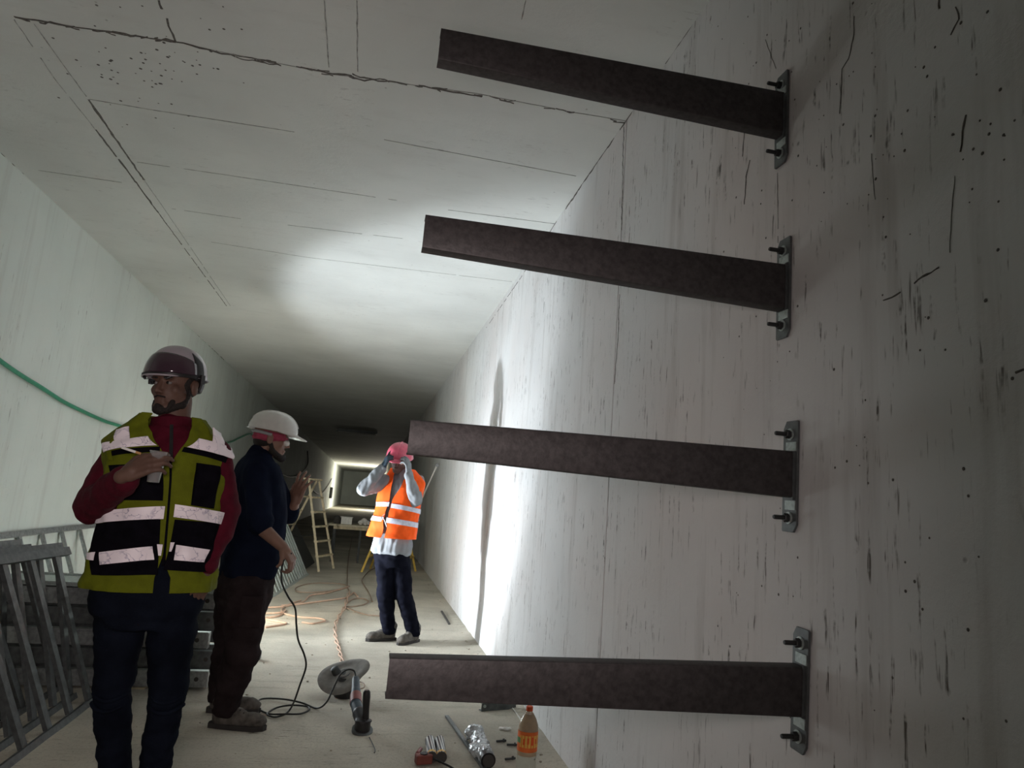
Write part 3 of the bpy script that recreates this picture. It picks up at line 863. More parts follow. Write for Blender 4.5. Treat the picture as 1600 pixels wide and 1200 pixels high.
# the legs go on below the picture to the floor
ankL = kneL + (ankL - kneL) / abs(ankL[2] - kneL[2]) * (kneL[2] - 0.10); ankR = kneR + (ankR - kneR) / abs(ankR[2] - kneR[2]) * (kneR[2] - 0.10)
g = G(); head_shapes(g, hc1, R1, 1.0, 0.96)
g.capsule(hc1 + R1 @ np.array([0, -0.015, -0.06]), 0.056, A1(268, 680), 0.060)
T1.solid(g, -0.03)
for a, b, c in ((shR, elR, wrR), (shL, elL, wrL)):
    g.capsule(a, 0.045, b, 0.036); g.capsule(b, 0.038, c, 0.026)
for a, b, c in ((hipL, kneL, ankL), (hipR, kneR, ankR)):
    g.capsule(a, 0.072, b, 0.046); g.capsule(b, 0.046, c, 0.034); g.capsule(c, 0.034, c + np.array([0, -0.12, -0.05]), 0.03)
# right hand closes on the cup, fingers pointing to image right
hand_shapes(g, A1(194, 743, -0.40), np.array([0.78, -0.05, 0.52]), np.array([0.45, 0.90, -0.25]), -1, 0.92, (0.52, 0.56, 0.58, 0.62), 0.05, 0.5)
hand_shapes(g, wrL, np.array([-0.12, -0.05, -0.98]), np.array([-0.7, 0.5, 0.0]), -1, 1.0, (0.4, 0.4, 0.4, 0.4))
body = fuse(g, 'body', M['skin_a'], p1, 0.0048, 3)
eyes(hc1, R1, p1, 0.955)
# beard: short hair shell round the jaw
g = G(); P = lambda x, y, z: hc1 + R1 @ np.array([x, y, z])
for sx in (-1, 1):
    g.capsule(P(sx * 0.062, 0.000, -0.040), 0.008, P(sx * 0.052, 0.020, -0.080), 0.016); g.capsule(P(sx * 0.050, 0.020, -0.078), 0.016, P(sx * 0.020, 0.068, -0.103), 0.017)
    g.capsule(P(sx * 0.004, 0.094, -0.053), 0.0042, P(sx * 0.023, 0.084, -0.058), 0.0042); g.capsule(P(sx * 0.036, 0.056, -0.070), 0.010, P(sx * 0.030, 0.070, -0.095), 0.010)
g.ell(P(0, 0.080, -0.104), (0.027, 0.022, 0.021), R1); g.ell(P(0, 0.093, -0.088), (0.010, 0.007, 0.007), R1)
fuse(g, 'beard', M['hair'], p1, 0.004, 2, amp=0.0015, freq=(150, 150, 150))
g = G(); g.ell(P(0, -0.022, 0.015), (0.080, 0.088, 0.07), R1); fuse(g, 'hair', M['hair'], p1, 0.006, 2, cuts=[(Vector(P(0, 0, -0.035)), Vector(R1 @ np.array([0, 0.3, -1.0])))][:0])
# pullover
g = G(); T1.solid(g, 0.0)
g.capsule(shR, 0.074, elR, 0.064); g.capsule(elR, 0.066, wrR, 0.047)
g.capsule(shL, 0.074, elL, 0.058); g.capsule(elL, 0.060, wrL, 0.040)
g.capsule(A1(268, 690), 0.075, A1(268, 668), 0.071)
sweater = fuse(g, 'pullover', M['maroon'], p1, 0.008, 5, amp=0.009, freq=(9, 9, 13), cuts=[(tuple(A1(238, 898)), (0, 0, -1))][:0])
g = G(); ax = nrm(A1(269, 650) - A1(268, 680))
g.lathe([(0.072, 0), (0.073, 0.02), (0.070, 0.045), (0.064, 0.047), (0.062, 0.02)], A1(268, 672), ax, 28, cap=False)
g.build('collar', M['maroon'], sweater, smooth=60, solid=0.006)
cf = nrm(project_dir := (T1.f))
G().bar(A1(267, 720, -0.155), A1(268, 664, -0.085), 0.012, 0.006, T1.f).build('zip', M['blackplastic'], sweater)
# trousers
g = G(); T1f = Torso([(A1(230, 978), 0.155, 0.118), (A1(232, 945), 0.195, 0.136), (A1(236, 905), 0.195, 0.138), (A1(242, 868), 0.188, 0.136)], yaw1)
T1f.solid(g)
for a, b, c in ((hipL, kneL, ankL), (hipR, kneR, ankR)):
    g.capsule(a, 0.094, b, 0.061); g.capsule(b, 0.061, c, 0.052)
    cz_ = c + (b - c) * 0.1; g.capsule(cz_, 0.054, c, 0.058)
jeans = fuse(g, 'jeans', M['jeans'], p1, 0.009, 4, amp=0.010, freq=(10, 10, 20))
for b in (kneL, kneR):
    for dz in (-0.035, 0.0):
        q = b + np.array([0, 0, dz]); G().tube([q + np.array([0.056 * math.cos(a), 0.056 * math.sin(a), 0.008 * math.sin(a * 2.3)]) for a in np.linspace(PI * 0.95, 2.05 * PI, 9)], 0.008).build('crease', M['jeans'], jeans, smooth=60)
boot('boot', p1, ankL - np.array([0, 0.02, 0]), (-0.25, -1), mat=M['boot_dark']); boot('boot', p1, ankR - np.array([0, 0.02, 0]), (0.15, -1), mat=M['boot_dark'])
# vest
VO = 0.016
T1v = Torso([(A1(236, 917), 0.208, 0.150), (A1(239, 890), 0.203, 0.145), (A1(246, 850), 0.192, 0.138), (A1(253, 800), 0.186, 0.133), (A1(259, 750), 0.192, 0.134),
             (A1(260, 716), 0.202, 0.122), (A1(262, 694), 0.196, 0.104), (A1(266, 674), 0.140, 0.084), (A1(269, 658), 0.095, 0.074)], yaw1)
fR = [T1v.find(x, y, VO) for x, y in [(300, 656), (296, 672), (282, 700), (269, 724), (264, 790), (259, 860), (258, 884), (266, 903)]]
fL = [T1v.find(x, y, VO) for x, y in [(231, 656), (238, 676), (252, 700), (265, 724), (260, 790), (254, 860), (249, 884), (240, 903)]]
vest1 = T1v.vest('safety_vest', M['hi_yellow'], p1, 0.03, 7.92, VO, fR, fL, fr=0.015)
def vp(name, mat, quad, off=0.004, ext=(0, 0), n=(14, 6), fr=0.015, thick=0.003):
    return T1v.patch(name, mat, vest1, quad, VO + 0.008 + off, VO, n=n, ext=ext, fr=fr, thick=thick)
# dark pockets and panels
vp('pocket', M['blackcloth'], [(158, 898), (244, 898), (250, 812), (160, 818)], 0.006, (0.12, 0))
vp('pocket', M['blackcloth'], [(256, 890), (320, 895), (334, 815), (272, 812)], 0.006, (0, 0.15))
vp('pocket', M['blackcloth'], [(190, 784), (255, 783), (256, 727), (180, 727)], 0.006, (0.06, 0))
vp('pocket', M['blackcloth'], [(294, 790), (325, 796), (334, 728), (303, 722)], 0.012, n=(8, 8), thick=0.012)
vp('pen_loop', M['blackcloth'], [(294, 782), (304, 782), (310, 730), (303, 728)], 0.028, n=(4, 10))
vp('dark_band', M['blackcloth'], [(178, 715), (252, 706), (250, 698), (175, 709)], 0.002, (0.1, 0))
vp('dark_band', M['blackcloth'], [(284, 706), (343, 722), (346, 714), (286, 698)], 0.002, (0, 0.1))
# cracked reflective tape
rs = [([(174, 707), (248, 697), (236, 684), (172, 693)], (0.1, 0)), ([(288, 698), (348, 716), (350, 700), (304, 686)], (0, 0.15)),
      ([(188, 694), (210, 692), (209, 671), (190, 675)], (0, 0)), ([(323, 696), (340, 700), (340, 676), (322, 672)], (0, 0)),
      ([(164, 820), (256, 809), (257, 790), (176, 801)], (0.25, 0)), ([(270, 808), (334, 822), (336, 802), (271, 789)], (0, 0.3)),
      ([(164, 881), (239, 873), (240, 854), (166, 862)], (0.0, 0)), ([(270, 873), (312, 878), (318, 857), (272, 849)], (0, 0.0)),
      ([(245, 868), (250, 868), (252, 848), (247, 848)], (0, 0)), ([(263, 862), (266, 862), (269, 846), (265, 846)], (0, 0)), ([(152, 876), (157, 876), (160, 862), (154, 864)], (0.1, 0))]
for q, e in rs: vp('reflective_strip', M['reflect'], q, 0.011, e, n=(18, 5), fr=0.015)
vp('zip', M['blackcloth'], [(251, 884), (257, 884), (267, 722), (263, 722)], 0.004, n=(2, 30))
vp('armhole_binding', M['hi_yellow'], [(175, 720), (182, 720), (178, 690), (171, 692)], 0.004)
for th0, th1 in ((PI + 0.25, 2 * PI - 0.25),):
    for t0, t1 in ((1.1, 1.6), (2.9, 3.35), (5.2, 5.7)):
        T1v.patch('reflective_strip', M['reflect'], vest1, [(th0, t0), (th1, t0), (th1, t1), (th0, t1)], VO + 0.008, VO, n=(20, 4), params=True, fr=0.010)
# helmet with dark visor
h1 = helmet(p1, hc1, R1, M['grey_helmet'], 1.0, brim=0.018, rx=0.103, ry=0.122, rz=0.124, z0=0.030, rib=False)
dome_patch('visor', M['visor'], h1, hc1, R1, 12, 168, 3, 44, 0.110, 0.131, 0.126, 0.026, shape=lambda u: 0.55 + 0.45 * math.sin(PI * u) ** 0.6)
dome_patch('visor_rim', M['blackplastic'], h1, hc1, R1, 10, 170, -3, 3, 0.113, 0.134, 0.126, 0.026)
for a in (0, 180):
    dome_patch('side_panel', M['blackplastic'], h1, hc1, R1, a - 8 if a == 0 else 172, a + 14 if a == 0 else 188, -6, 48, 0.108, 0.127, 0.128, 0.028, shape=lambda u: 0.6 + 0.4 * u)
    dome_patch('side_hinge', M['blackplastic'], h1, hc1, R1, a - 4, a + 4, -10, 6, 0.116, 0.138, 0.126, 0.026, 0.008)
dome_patch('headband', M['blackplastic'], h1, hc1, R1, 195, 345, -28, -4, 0.094, 0.112, 0.110, 0.030, 0.006)
G().cyl(P(0, -0.112, 0.006), P(0, -0.132, 0.004), 0.020).build('ratchet_knob', M['blackplastic'], h1, smooth=40)
for sx in (-1, 1): G().capsule(P(sx * 0.058, 0.108, 0.018), 0.006, P(sx * 0.046, 0.116, 0.010), 0.005).build('visor_clip', M['blackplastic'], h1, smooth=60)

# cup with coffee and the cigarette
cup_ax = nrm([0.05, -0.06, 1.0]); cb = cupc - cup_ax * 0.052
cup = thing('plastic_cup', cb, 'clear plastic cup held at the chest of the man in the yellow vest', 'cup')
G().lathe([(0.019, 0), (0.027, 0.100), (0.0285, 0.101), (0.0285, 0.104), (0.0260, 0.104), (0.0178, 0.003)], cb, cup_ax, 28).build('cup_wall', M['clear'], cup, smooth=40)
G().lathe([(0.0172, 0.004), (0.0212, 0.045)], cb, cup_ax, 24).build('coffee', M['coffee'], cup, smooth=40)
ca, cb2 = A1(190, 699, -0.43), A1(220, 709, -0.41)
cig = thing('cigarette', ca, 'lit-end cigarette sticking out to the left of the hand with the cup', 'cigarette'); cig['label'] = 'white cigarette between the fingers of the hand with the cup'
G().cyl(ca, ca + (cb2 - ca) * 0.72, 0.0042).build('paper_tube', M['paper'], cig, smooth=40)
G().cyl(ca + (cb2 - ca) * 0.72, cb2, 0.0043).build('filter', M['tobacco'], cig, smooth=40)

# ===== second man: navy shirt, white helmet, seen from behind at the side =====
Y2 = 4.38
def A2(px, py, dy=0.0): return atY(px, py, Y2 + dy)
f2 = atZ(376, 1120, 0.0)
p2 = thing('person', (f2[0], Y2, 0), 'man in navy shirt and white hard hat over red scarf, turned away right', 'person')
yaw2 = math.radians(108)
T2 = Torso([(A2(386, 900, 0.05), 0.175, 0.158), (A2(394, 870, 0.05), 0.180, 0.165), (A2(402, 830, 0.05), 0.185, 0.165), (A2(404, 790, 0.05), 0.190, 0.158), (A2(404, 755, 0.05), 0.205, 0.142),
            (A2(404, 732, 0.05), 0.205, 0.120), (A2(405, 718, 0.05), 0.150, 0.090), (A2(408, 706, 0.05), 0.078, 0.068), (A2(411, 698, 0.05), 0.062, 0.060)], yaw2)
hc2 = A2(424, 684, 0.04); R2 = frame(math.radians(100), math.radians(-6))
P2 = lambda x, y, z: hc2 + R2 @ np.array([x, y, z])
s2, e2, w2 = A2(400, 742, -0.12), A2(406, 822, -0.16), A2(443, 856, -0.20)
s2b, e2b, w2b = A2(420, 738, 0.24), A2(452, 806, 0.26), A2(461, 786, 0.22)
h2a, k2a, a2a = A2(384, 920, -0.05), A2(378, 1020, -0.05), A2(353, 1104, -0.02)
h2b, k2b, a2b = A2(372, 915, 0.20), A2(360, 1010, 0.20), A2(345, 1082, 0.26)
a2a[2] = 0.13; a2b[2] = 0.13
g = G(); head_shapes(g, hc2, R2)
g.capsule(P2(0, -0.02, -0.06), 0.056, A2(409, 716, 0.05), 0.062); T2.solid(g, -0.03)
for a, b, c in ((s2, e2, w2), (s2b, e2b, w2b)): g.capsule(a, 0.052, b, 0.043); g.capsule(b, 0.043, c, 0.029)
for a, b, c in ((h2a, k2a, a2a), (h2b, k2b, a2b)): g.capsule(a, 0.075, b, 0.052); g.capsule(b, 0.052, c, 0.038)
hand_shapes(g, w2, w2 - e2 + np.array([0, 0, -0.06]), np.array([-0.4, 0.3, -0.9]), 1, 1.0, (0.85, 0.85, 0.85, 0.85), 0.04, 0.8)
hand_shapes(g, w2b, np.array([0.18, -0.1, 0.95]), np.array([0.5, 0.85, -0.1]), -1, 1.1, (0.2, 0.25, 0.25, 0.3), 0.16, 0.2)
fuse(g, 'body', M['skin_b'], p2, 0.0055, 3); eyes(hc2, R2, p2)
g = G()
for sx in (-1, 1):
    g.capsule(P2(sx * 0.062, 0.0, -0.035), 0.012, P2(sx * 0.052, 0.020, -0.080), 0.020); g.capsule(P2(sx * 0.050, 0.020, -0.080), 0.020, P2(sx * 0.018, 0.075, -0.108), 0.022)
g.ell(P2(0, 0.085, -0.108), (0.028, 0.026, 0.026), R2)
fuse(g, 'beard', M['hair'], p2, 0.005, 2, amp=0.002, freq=(150, 150, 150))
g = G(); g.ell(P2(0, -0.035, -0.030), (0.070, 0.066, 0.050), R2); fuse(g, 'hair', M['hair'], p2, 0.006, 2, amp=0.001, freq=(100, 100, 100))
g = G(); g.ell(P2(0, -0.004, 0.010), (0.088, 0.104, 0.046), R2); g.ell(P2(0, -0.03, -0.012), (0.082, 0.082, 0.030), R2)
sc = fuse(g, 'head_scarf', M['redscarf'], p2, 0.006, 3, amp=0.003, freq=(40, 40, 70))
G().tube([P2(0.093 * math.cos(a), -0.004 + 0.108 * math.sin(a), 0.012 - 0.010 * math.sin(a)) for a in np.linspace(-PI, 0.25, 14)], 0.010).build('helmet_strap', M['strap'], sc, smooth=60)
h2 = helmet(p2, hc2, R2, M['white_helmet'], 1.0, brim=0.060, z0=0.042, rz=0.118)
g = G(); g.ell(P2(0.0, 0.088, -0.016), (0.056, 0.026, 0.020), R2); fuse(g, 'face_mask', M['paper'], p2, 0.005, 2)
# shirt
g = G(); T2.solid(g); g.capsule(s2, 0.076, s2 + (e2 - s2) * 0.95, 0.066); g.capsule(s2b, 0.070, e2b, 0.060); g.capsule(e2b, 0.055, e2b + (w2b - e2b) * 0.35, 0.05)
g.capsule(s2 + (e2 - s2) * 0.85, 0.066, s2 + (e2 - s2) * 0.85 + (w2 - e2) * 0.12, 0.062)
fuse(g, 'shirt', M['navy'], p2, 0.009, 5, amp=0.013, freq=(8, 8, 6))
# trousers
g = G(); T2f = Torso([(A2(376, 955, 0.05), 0.15, 0.13), (A2(382, 920, 0.05), 0.175, 0.158), (A2(390, 880, 0.05), 0.172, 0.150)], yaw2); T2f.solid(g)
for a, b, c in ((h2a, k2a, a2a), (h2b, k2b, a2b)): g.capsule(a, 0.122, b, 0.100); g.capsule(b, 0.100, c, 0.074); g.capsule(c, 0.074, c - np.array([0, 0, 0.02]), 0.076)
tr2 = fuse(g, 'trousers', M['brown_cloth'], p2, 0.010, 4, amp=0.014, freq=(9, 9, 14), cuts=[((0, 0, 0.065), (0, 0, -1))])
G().box((-0.06, -0.012, -0.09), (0.06, 0.006, 0.08), None, A2(392, 955, -0.185)).build('leg_pocket', M['brown_cloth'], tr2, bevel=0.008)
boot('boot', p2, (a2a[0] + 0.01, a2a[1], 0), (1, -0.20), L=0.31); boot('boot', p2, (a2b[0] + 0.02, a2b[1], 0), (1, -0.05), L=0.30)

# ===== third man: orange vest, pink helmet, hands at his goggles =====
Y3 = 6.85
def A3(px, py, dy=0.0): return atY(px, py, Y3 + dy)
p3 = thing('person', (0.38, Y3, 0), 'man in bright orange vest and pink hard hat, both hands at his face', 'person')
yaw3 = math.radians(-22)
T3 = Torso([(A3(611, 866), 0.185, 0.135), (A3(614, 845), 0.180, 0.13), (A3(617, 820), 0.175, 0.125), (A3(621, 795), 0.175, 0.125), (A3(626, 770), 0.185, 0.13),
            (A3(630, 754), 0.195, 0.115), (A3(631, 745), 0.150, 0.090), (A3(629, 738), 0.080, 0.070), (A3(628, 733), 0.060, 0.058)], yaw3)
hc3 = A3(624, 719, -0.03); R3 = frame(math.radians(-14), math.radians(-14), math.radians(-4))
P3 = lambda x, y, z: hc3 + R3 @ np.array([x, y, z])
s3, e3, w3 = A3(605, 752), A3(567, 765, -0.10), A3(598, 731, -0.16)
s3b, e3b, w3b = A3(651, 752), A3(649, 783, -0.14), A3(639, 742, -0.24)
h3a, k3a, a3a = A3(602, 872), A3(603, 930, -0.05), A3(607, 980, 0.03)
h3b, k3b, a3b = A3(625, 872), A3(631, 930, -0.08), A3(646, 982, -0.02)
a3a[2] = 0.12; a3b[2] = 0.12
g = G(); head_shapes(g, hc3, R3)
g.capsule(P3(0, -0.02, -0.06), 0.054, A3(629, 742), 0.058); T3.solid(g, -0.03)
for a, b, c in ((s3, e3, w3), (s3b, e3b, w3b)): g.capsule(a, 0.045, b, 0.036); g.capsule(b, 0.038, c, 0.027)
for a, b, c in ((h3a, k3a, a3a), (h3b, k3b, a3b)): g.capsule(a, 0.075, b, 0.050); g.capsule(b, 0.050, c, 0.036)
hd = [(w3, np.array([0.35, -0.10, 0.9]), np.array([0.8, 0.3, -0.1]), -1, (0.15, 0.7, 0.8, 0.9)), (w3b, np.array([-0.15, -0.05, 0.9]), np.array([-0.8, 0.5, -0.2]), 1, (0.4, 0.55, 0.6, 0.7))]
for w_, d_, n_, t_, c_ in hd: hand_shapes(g, w_, d_, n_, t_, 1.0, c_, 0.06, 0.5)
fuse(g, 'body', M['skin_c'], p3, 0.0055, 3); eyes(hc3, R3, p3)
for w_, d_, n_, t_, c_ in hd:
    g = G(); hand_shapes(g, w_, d_, n_, t_, 1.10, c_, 0.06, 0.5)
    fuse(g, 'glove', M['tool_blue'] if t_ == -1 else M['greyshirt'], p3, 0.0055, 1)['label'] = 'dark work glove' if t_ == -1 else 'pale work glove'
G().tube([P3(0.078 * math.cos(a), 0.015 + 0.088 * math.sin(a), 0.002) for a in np.linspace(0.3, PI - 0.3, 14)], 0.014).build('goggles', M['blackplastic'], p3, smooth=60)
h3 = helmet(p3, hc3, R3, M['pink_helmet'], 1.05, brim=0.060, brimw=1.1, z0=0.036, rz=0.128)
g = G(); T3.solid(g); g.capsule(s3, 0.072, e3, 0.062); g.capsule(e3, 0.062, w3, 0.044); g.capsule(s3b, 0.072, e3b, 0.062); g.capsule(e3b, 0.062, w3b, 0.044)
T3s = Torso([(A3(611, 862), 0.195, 0.145), (A3(613, 850), 0.190, 0.14), (A3(615, 830), 0.18, 0.135)], yaw3); T3s.solid(g)
fuse(g, 'shirt', M['greyshirt'], p3, 0.008, 4, amp=0.014, freq=(14, 14, 7))
g = G(); T3f = Torso([(A3(612, 885), 0.155, 0.12), (A3(611, 868), 0.170, 0.125), (A3(612, 845), 0.165, 0.12)], yaw3); T3f.solid(g)
for a, b, c in ((h3a, k3a, a3a), (h3b, k3b, a3b)): g.capsule(a, 0.098, b, 0.082); g.capsule(b, 0.082, c, 0.066); g.capsule(c, 0.066, c - np.array([0, 0, 0.03]), 0.07)
fuse(g, 'trousers', M['ink_cloth'], p3, 0.009, 4, amp=0.012, freq=(9, 9, 14), cuts=[((0, 0, 0.06), (0, 0, -1))])
boot('boot', p3, (a3a[0], a3a[1], 0), (-1, -0.35)); boot('boot', p3, (a3b[0], a3b[1], 0), (-0.75, -0.85))
VO3 = 0.020
T3v = Torso([(A3(612, 840), 0.212, 0.160), (A3(615, 826), 0.205, 0.15), (A3(618, 812), 0.196, 0.145), (A3(622, 794), 0.188, 0.135), (A3(626, 771), 0.190, 0.135),
             (A3(630, 756), 0.196, 0.118), (A3(631, 746), 0.165, 0.095), (A3(630, 739), 0.11, 0.080), (A3(629, 735), 0.085, 0.07)], yaw3)
eR3 = [T3v.find(x, y, VO3) for x, y in [(637, 741), (631, 750), (624, 765), (613, 780), (608, 800), (604, 825), (602, 838)]]
eL3 = [T3v.find(x, y, VO3) for x, y in [(616, 741), (613, 752), (610, 768), (608, 782), (602, 800), (599, 825), (596, 838)]]
vest3 = T3v.vest('safety_vest', M['hi_orange'], p3, 0.03, 7.7, VO3, eR3, eL3, fr=0.012)
def vq(quad, ext=(0, 0)): return T3v.patch('reflective_strip', M['reflect_grey'], vest3, quad, VO3 + 0.007, VO3, n=(14, 4), ext=ext, fr=0.012)
vq([(590, 792), (608, 792), (609, 785), (591, 785)], (0.2, 0)); vq([(611, 793), (655, 804), (656, 796), (612, 786)], (0, 0.3))
vq([(584, 812), (599, 815), (600, 808), (586, 805)], (0.2, 0)); vq([(604, 817), (652, 826), (653, 818), (605, 809)], (0, 0.3))
for t0, t1 in ((1.7, 2.2), (3.0, 3.4)):
    T3v.patch('reflective_strip', M['reflect_grey'], vest3, [(PI + 0.2, t0), (2 * PI - 0.2, t0), (2 * PI - 0.2, t1), (PI + 0.2, t1)], VO3 + 0.007, VO3, n=(20, 4), params=True, fr=0.012)
q = A3(600, 812, -0.20); G().tube([q + np.array([0, 0, 0.05]), q + np.array([-0.03, -0.01, 0.01]), q, q + np.array([0.03, -0.01, -0.06])], 0.004).build('tie_cord', M['paper'], vest3)

# ---------------------------------------------------------------- the work light behind the two near men
LV = Vector(LAMP); ld = np.array(Vector((0.78, 0.25, 0.55)).normalized())
wl = thing('work_light', (LAMP[0], LAMP[1], 0.0), 'bright floodlight standing low on the floor behind the two nearest men', 'lamp')
up_ = nrm(np.cross(nrm(np.cross(ld, [0, 0, 1])), ld)); rt_ = nrm(np.cross(ld, [0, 0, 1])); RL = np.stack([rt_, ld, up_], 1); lb = np.array(LAMP) - ld * 0.075
G().box((-0.13, -0.045, -0.09), (0.13, 0.0, 0.09), RL, lb).build('housing', M['blackplastic'], wl, bevel=0.006)
g = G()
for i in range(9): g.box((-0.11 + 0.0255 * i, -0.075, -0.08), (-0.103 + 0.0255 * i, -0.045, 0.08), RL, lb)
g.build('cooling_fins', M['blackplastic'], wl)
gm, nt_, b_ = nodes('lit_glass'); b_.inputs['Emission Color'].default_value = (0.95, 0.98, 1, 1); b_.inputs['Emission Strength'].default_value = 4
G().box((-0.115, 0.0, -0.075), (0.115, 0.004, 0.075), RL, lb).build('glass', gm, wl)
for sx in (-1, 1): G().bar(lb + rt_ * 0.14 * sx, (LAMP[0] + rt_[0] * 0.14 * sx, LAMP[1] + rt_[1] * 0.14 * sx - 0.02, 0.02), 0.018, 0.008).build('leg', M['blackplastic'], wl)
for sy in (-0.13, 0.13): G().bar((LAMP[0] - rt_[0] * 0.16, LAMP[1] + sy, 0.012), (LAMP[0] + rt_[0] * 0.16, LAMP[1] + sy, 0.012), 0.02, 0.02).build('foot', M['blackplastic'], wl)
fl = thing('work_light', (1.02, 57.2, 0.0), 'small distant floodlight low by the right wall at the tunnel end', 'lamp')
G().box((0.93, 57.15, 0.42), (1.13, 57.25, 0.58)).build('housing', M['blackplastic'], fl)
G().bar((1.03, 57.2, 0.42), (1.03, 57.2, 0.0), 0.03, 0.03, (0, 1, 0)).build('stand', M['blackplastic'], fl)

# ---------------------------------------------------------------- metal frames leaning on the left
def rack(name, label, b0, b1, t0, t1, ts, mat, w=0.045, group=None, cat='frame', rung=0.042, rmat=None):
    b0, b1, t0, t1 = [np.array(q, float) for q in (b0, b1, t0, t1)]
    t = thing(name, b0, label, cat, group); d = nrm(b1 - b0); up = nrm((t0 - b0) - d * ((t0 - b0) @ d)); nn = nrm(np.cross(d, up))
    G().channel(b0, b1, w, 0.035, 0.004, up=nn, side=1).build('rail', mat, t)
    G().channel(t0, t1, w, 0.035, 0.004, up=nn, side=-1).build('rail', mat, t)
    for u in ts:
        a = b0 + (b1 - b0) * u; b = t0 + (t1 - t0) * u
        G().channel(a, b, 0.022, rung, 0.003, up=d, side=1).build('rung', rmat or mat, t)
    return t


# long low frame against the wall
ff = [atX(x, y, XL + 0.05) for x, y in [(0, 846), (35, 845), (70, 843), (100, 841), (128, 839), (155, 836)]]
ylist = [p[1] for p in ff]; ya, yb_ = 4.2, 10.6
us = [(ylist[0] - 0.41 * k - ya) / (yb_ - ya) for k in (4, 3, 2, 1)] + [(y - ya) / (yb_ - ya) for y in ylist] + [(ylist[-1] + 0.42 * k - ya) / (yb_ - ya) for k in range(1, 6)]
rack('leaning_rack', 'long low galvanised frame leaning flat against the left wall', (-2.40, ya, 0.02), (-2.40, yb_, 0.02), (XL + 0.03, ya, 0.80), (XL + 0.03, yb_, 0.78), us, M['galv'])
# the near frames, one behind the other
def leaner(label, dxb, dyb, dxt, dyt, dzt, ts, mat, y0=3.2, y1=4.92):
    B = lambda Y: np.array([-1.487 + dxb, Y + dyb, 0.022])
    ta, tb = atY(90, 870, 4.78), atY(8, 882, 4.24)
    Tt = lambda Y: tb + (ta - tb) * (Y - 4.24) / 0.54 + np.array([dxt, dyt, dzt])
    return rack('leaning_rack', label, B(y0), B(y1), Tt(y0), Tt(y1), [(y - y0) / (y1 - y0) for y in ts], mat, w=0.05, rung=0.055)


leaner('nearest galvanised frame leaning at the left edge, its rail on the floor', 0, 0, 0, 0, 0, [3.42, 3.70, 3.97, 4.24, 4.51, 4.78], M['galv_dark'])
leaner('second galvanised frame from the front, leaning just behind the nearest one', -0.13, 0.08, -0.075, 0.22, 0.012, [3.30, 3.55, 3.80, 4.05, 4.30, 4.55, 4.77], M['galv_dark'], y1=4.8)
leaner('third galvanised frame, deepest of the leaning group, rail tilted under the others', -0.28, 0.10, -0.16, -0.25, 0.02, [3.4, 3.62, 3.84, 4.06, 4.28, 4.50, 4.72, 4.95], M['galv_dark'], y1=5.0)
leaner('galvanised frame with upside-down lean in front of the wall frame', -0.56, 0.25, -0.28, 0.0, 0.03, [3.5, 3.75, 4.0, 4.25, 4.5, 4.75], M['galv_dark'], y1=4.9)['label'] = 'galvanised frame standing steepest, between the leaning group and the wall frame'
# the far frame and the dark sheet by the wooden ladder
b0, b1 = atZ(418, 934, 0.02), atZ(480, 896, 0.02); tf = atY(447, 812, b1[1])
rack('leaning_rack', 'narrow-barred frame leaning on the left beside the pale wooden ladder', b0, b1, tf + (b0 - b1), tf, list(np.linspace(0.02, 1, 17)), M['galv_pale'], w=0.04, rung=0.05)
q0 = atZ(492, 879, 0.01); q1 = q0 + np.array([-0.12, -2.2, 0]); tq = atY(459, 812, q0[1])
g = G(); nn = nrm(np.cross(q1 - q0, tq - q0)) * 0.012
g.add([q0, q1, q1 + tq - q0, tq, q0 + nn, q1 + nn, q1 + tq - q0 + nn, tq + nn], [(0, 1, 2, 3), (7, 6, 5, 4), (0, 4, 5, 1), (1, 5, 6, 2), (2, 6, 7, 3), (3, 7, 4, 0)])
o = g.build('metal_sheet', M['darkmetal']); setp(o, 'dark sheet leaning between the barred frame and the wooden ladder', 'sheet')

# ---------------------------------------------------------------- pile of steel channels behind the first man
def steel_channel(label, a, b, h, mat, plate=True, grp='steel channels piled behind the nearest man'):
    a = np.array(a, float); b = np.array(b, float); t = thing('steel_channel', a, label, 'channel', grp)
    G().channel(a, b, 0.05, h, 0.004, side=-1).build('web', mat, t)
    d = nrm(b - a)
    for u in (0.05, 0.95):
        p = a + (b - a) * u
        G().lathe([(0.014, 0), (0.014, 0.0015)], p + np.array([0, -0.0012, 0]), (0, -1, 0), 14).build('bolt_hole', M['joint'], t)
    if plate: G().bar(b + d * 0.003 + np.array([0, -0.01, -h * 0.45]), b + d * 0.003 + np.array([0, -0.01, h * 0.55]), 0.008, 0.07, (0, 1, 0)).build('end_plate', mat, t)
    return t


pile0 = atZ(268, 1080, 0.0); PY = pile0[1]
words = ['bottom', 'second lowest', 'middle', 'second highest', 'top']
for k in range(5):
    z = 0.064 + 0.124 * k; tl = (0.0, 0.012, -0.004, 0.010, 0.0)[k]; dx = (0.0, 0.05, -0.03, 0.03, 0.0)[k]
    xr = -0.90 + dx
    steel_channel('dull steel channel at the %s of the pile behind the nearest man' % words[k], (xr - 1.42, PY + 0.03 * (k % 2), z), (xr, PY + 0.05 * ((k + 1) % 2), z + tl), 0.100, M['galv_dark' if k % 2 else 'galv'])
    steel_channel('dull steel channel in the rear row of the pile, %s layer' % words[k], (xr - 1.45, PY + 0.22, z + 0.005), (xr + 0.02 * k, PY + 0.20, z + 0.005 + tl), 0.095, M['galv_dark'])
g = G(); zt = 0.628
g.box((-2.28, PY - 0.06, zt), (-0.83, PY + 0.36, zt + 0.012)); g.box((-2.28, PY - 0.06, zt + 0.012), (-0.83, PY - 0.055, zt + 0.027)); g.box((-2.28, PY + 0.355, zt + 0.012), (-0.83, PY + 0.36, zt + 0.027))
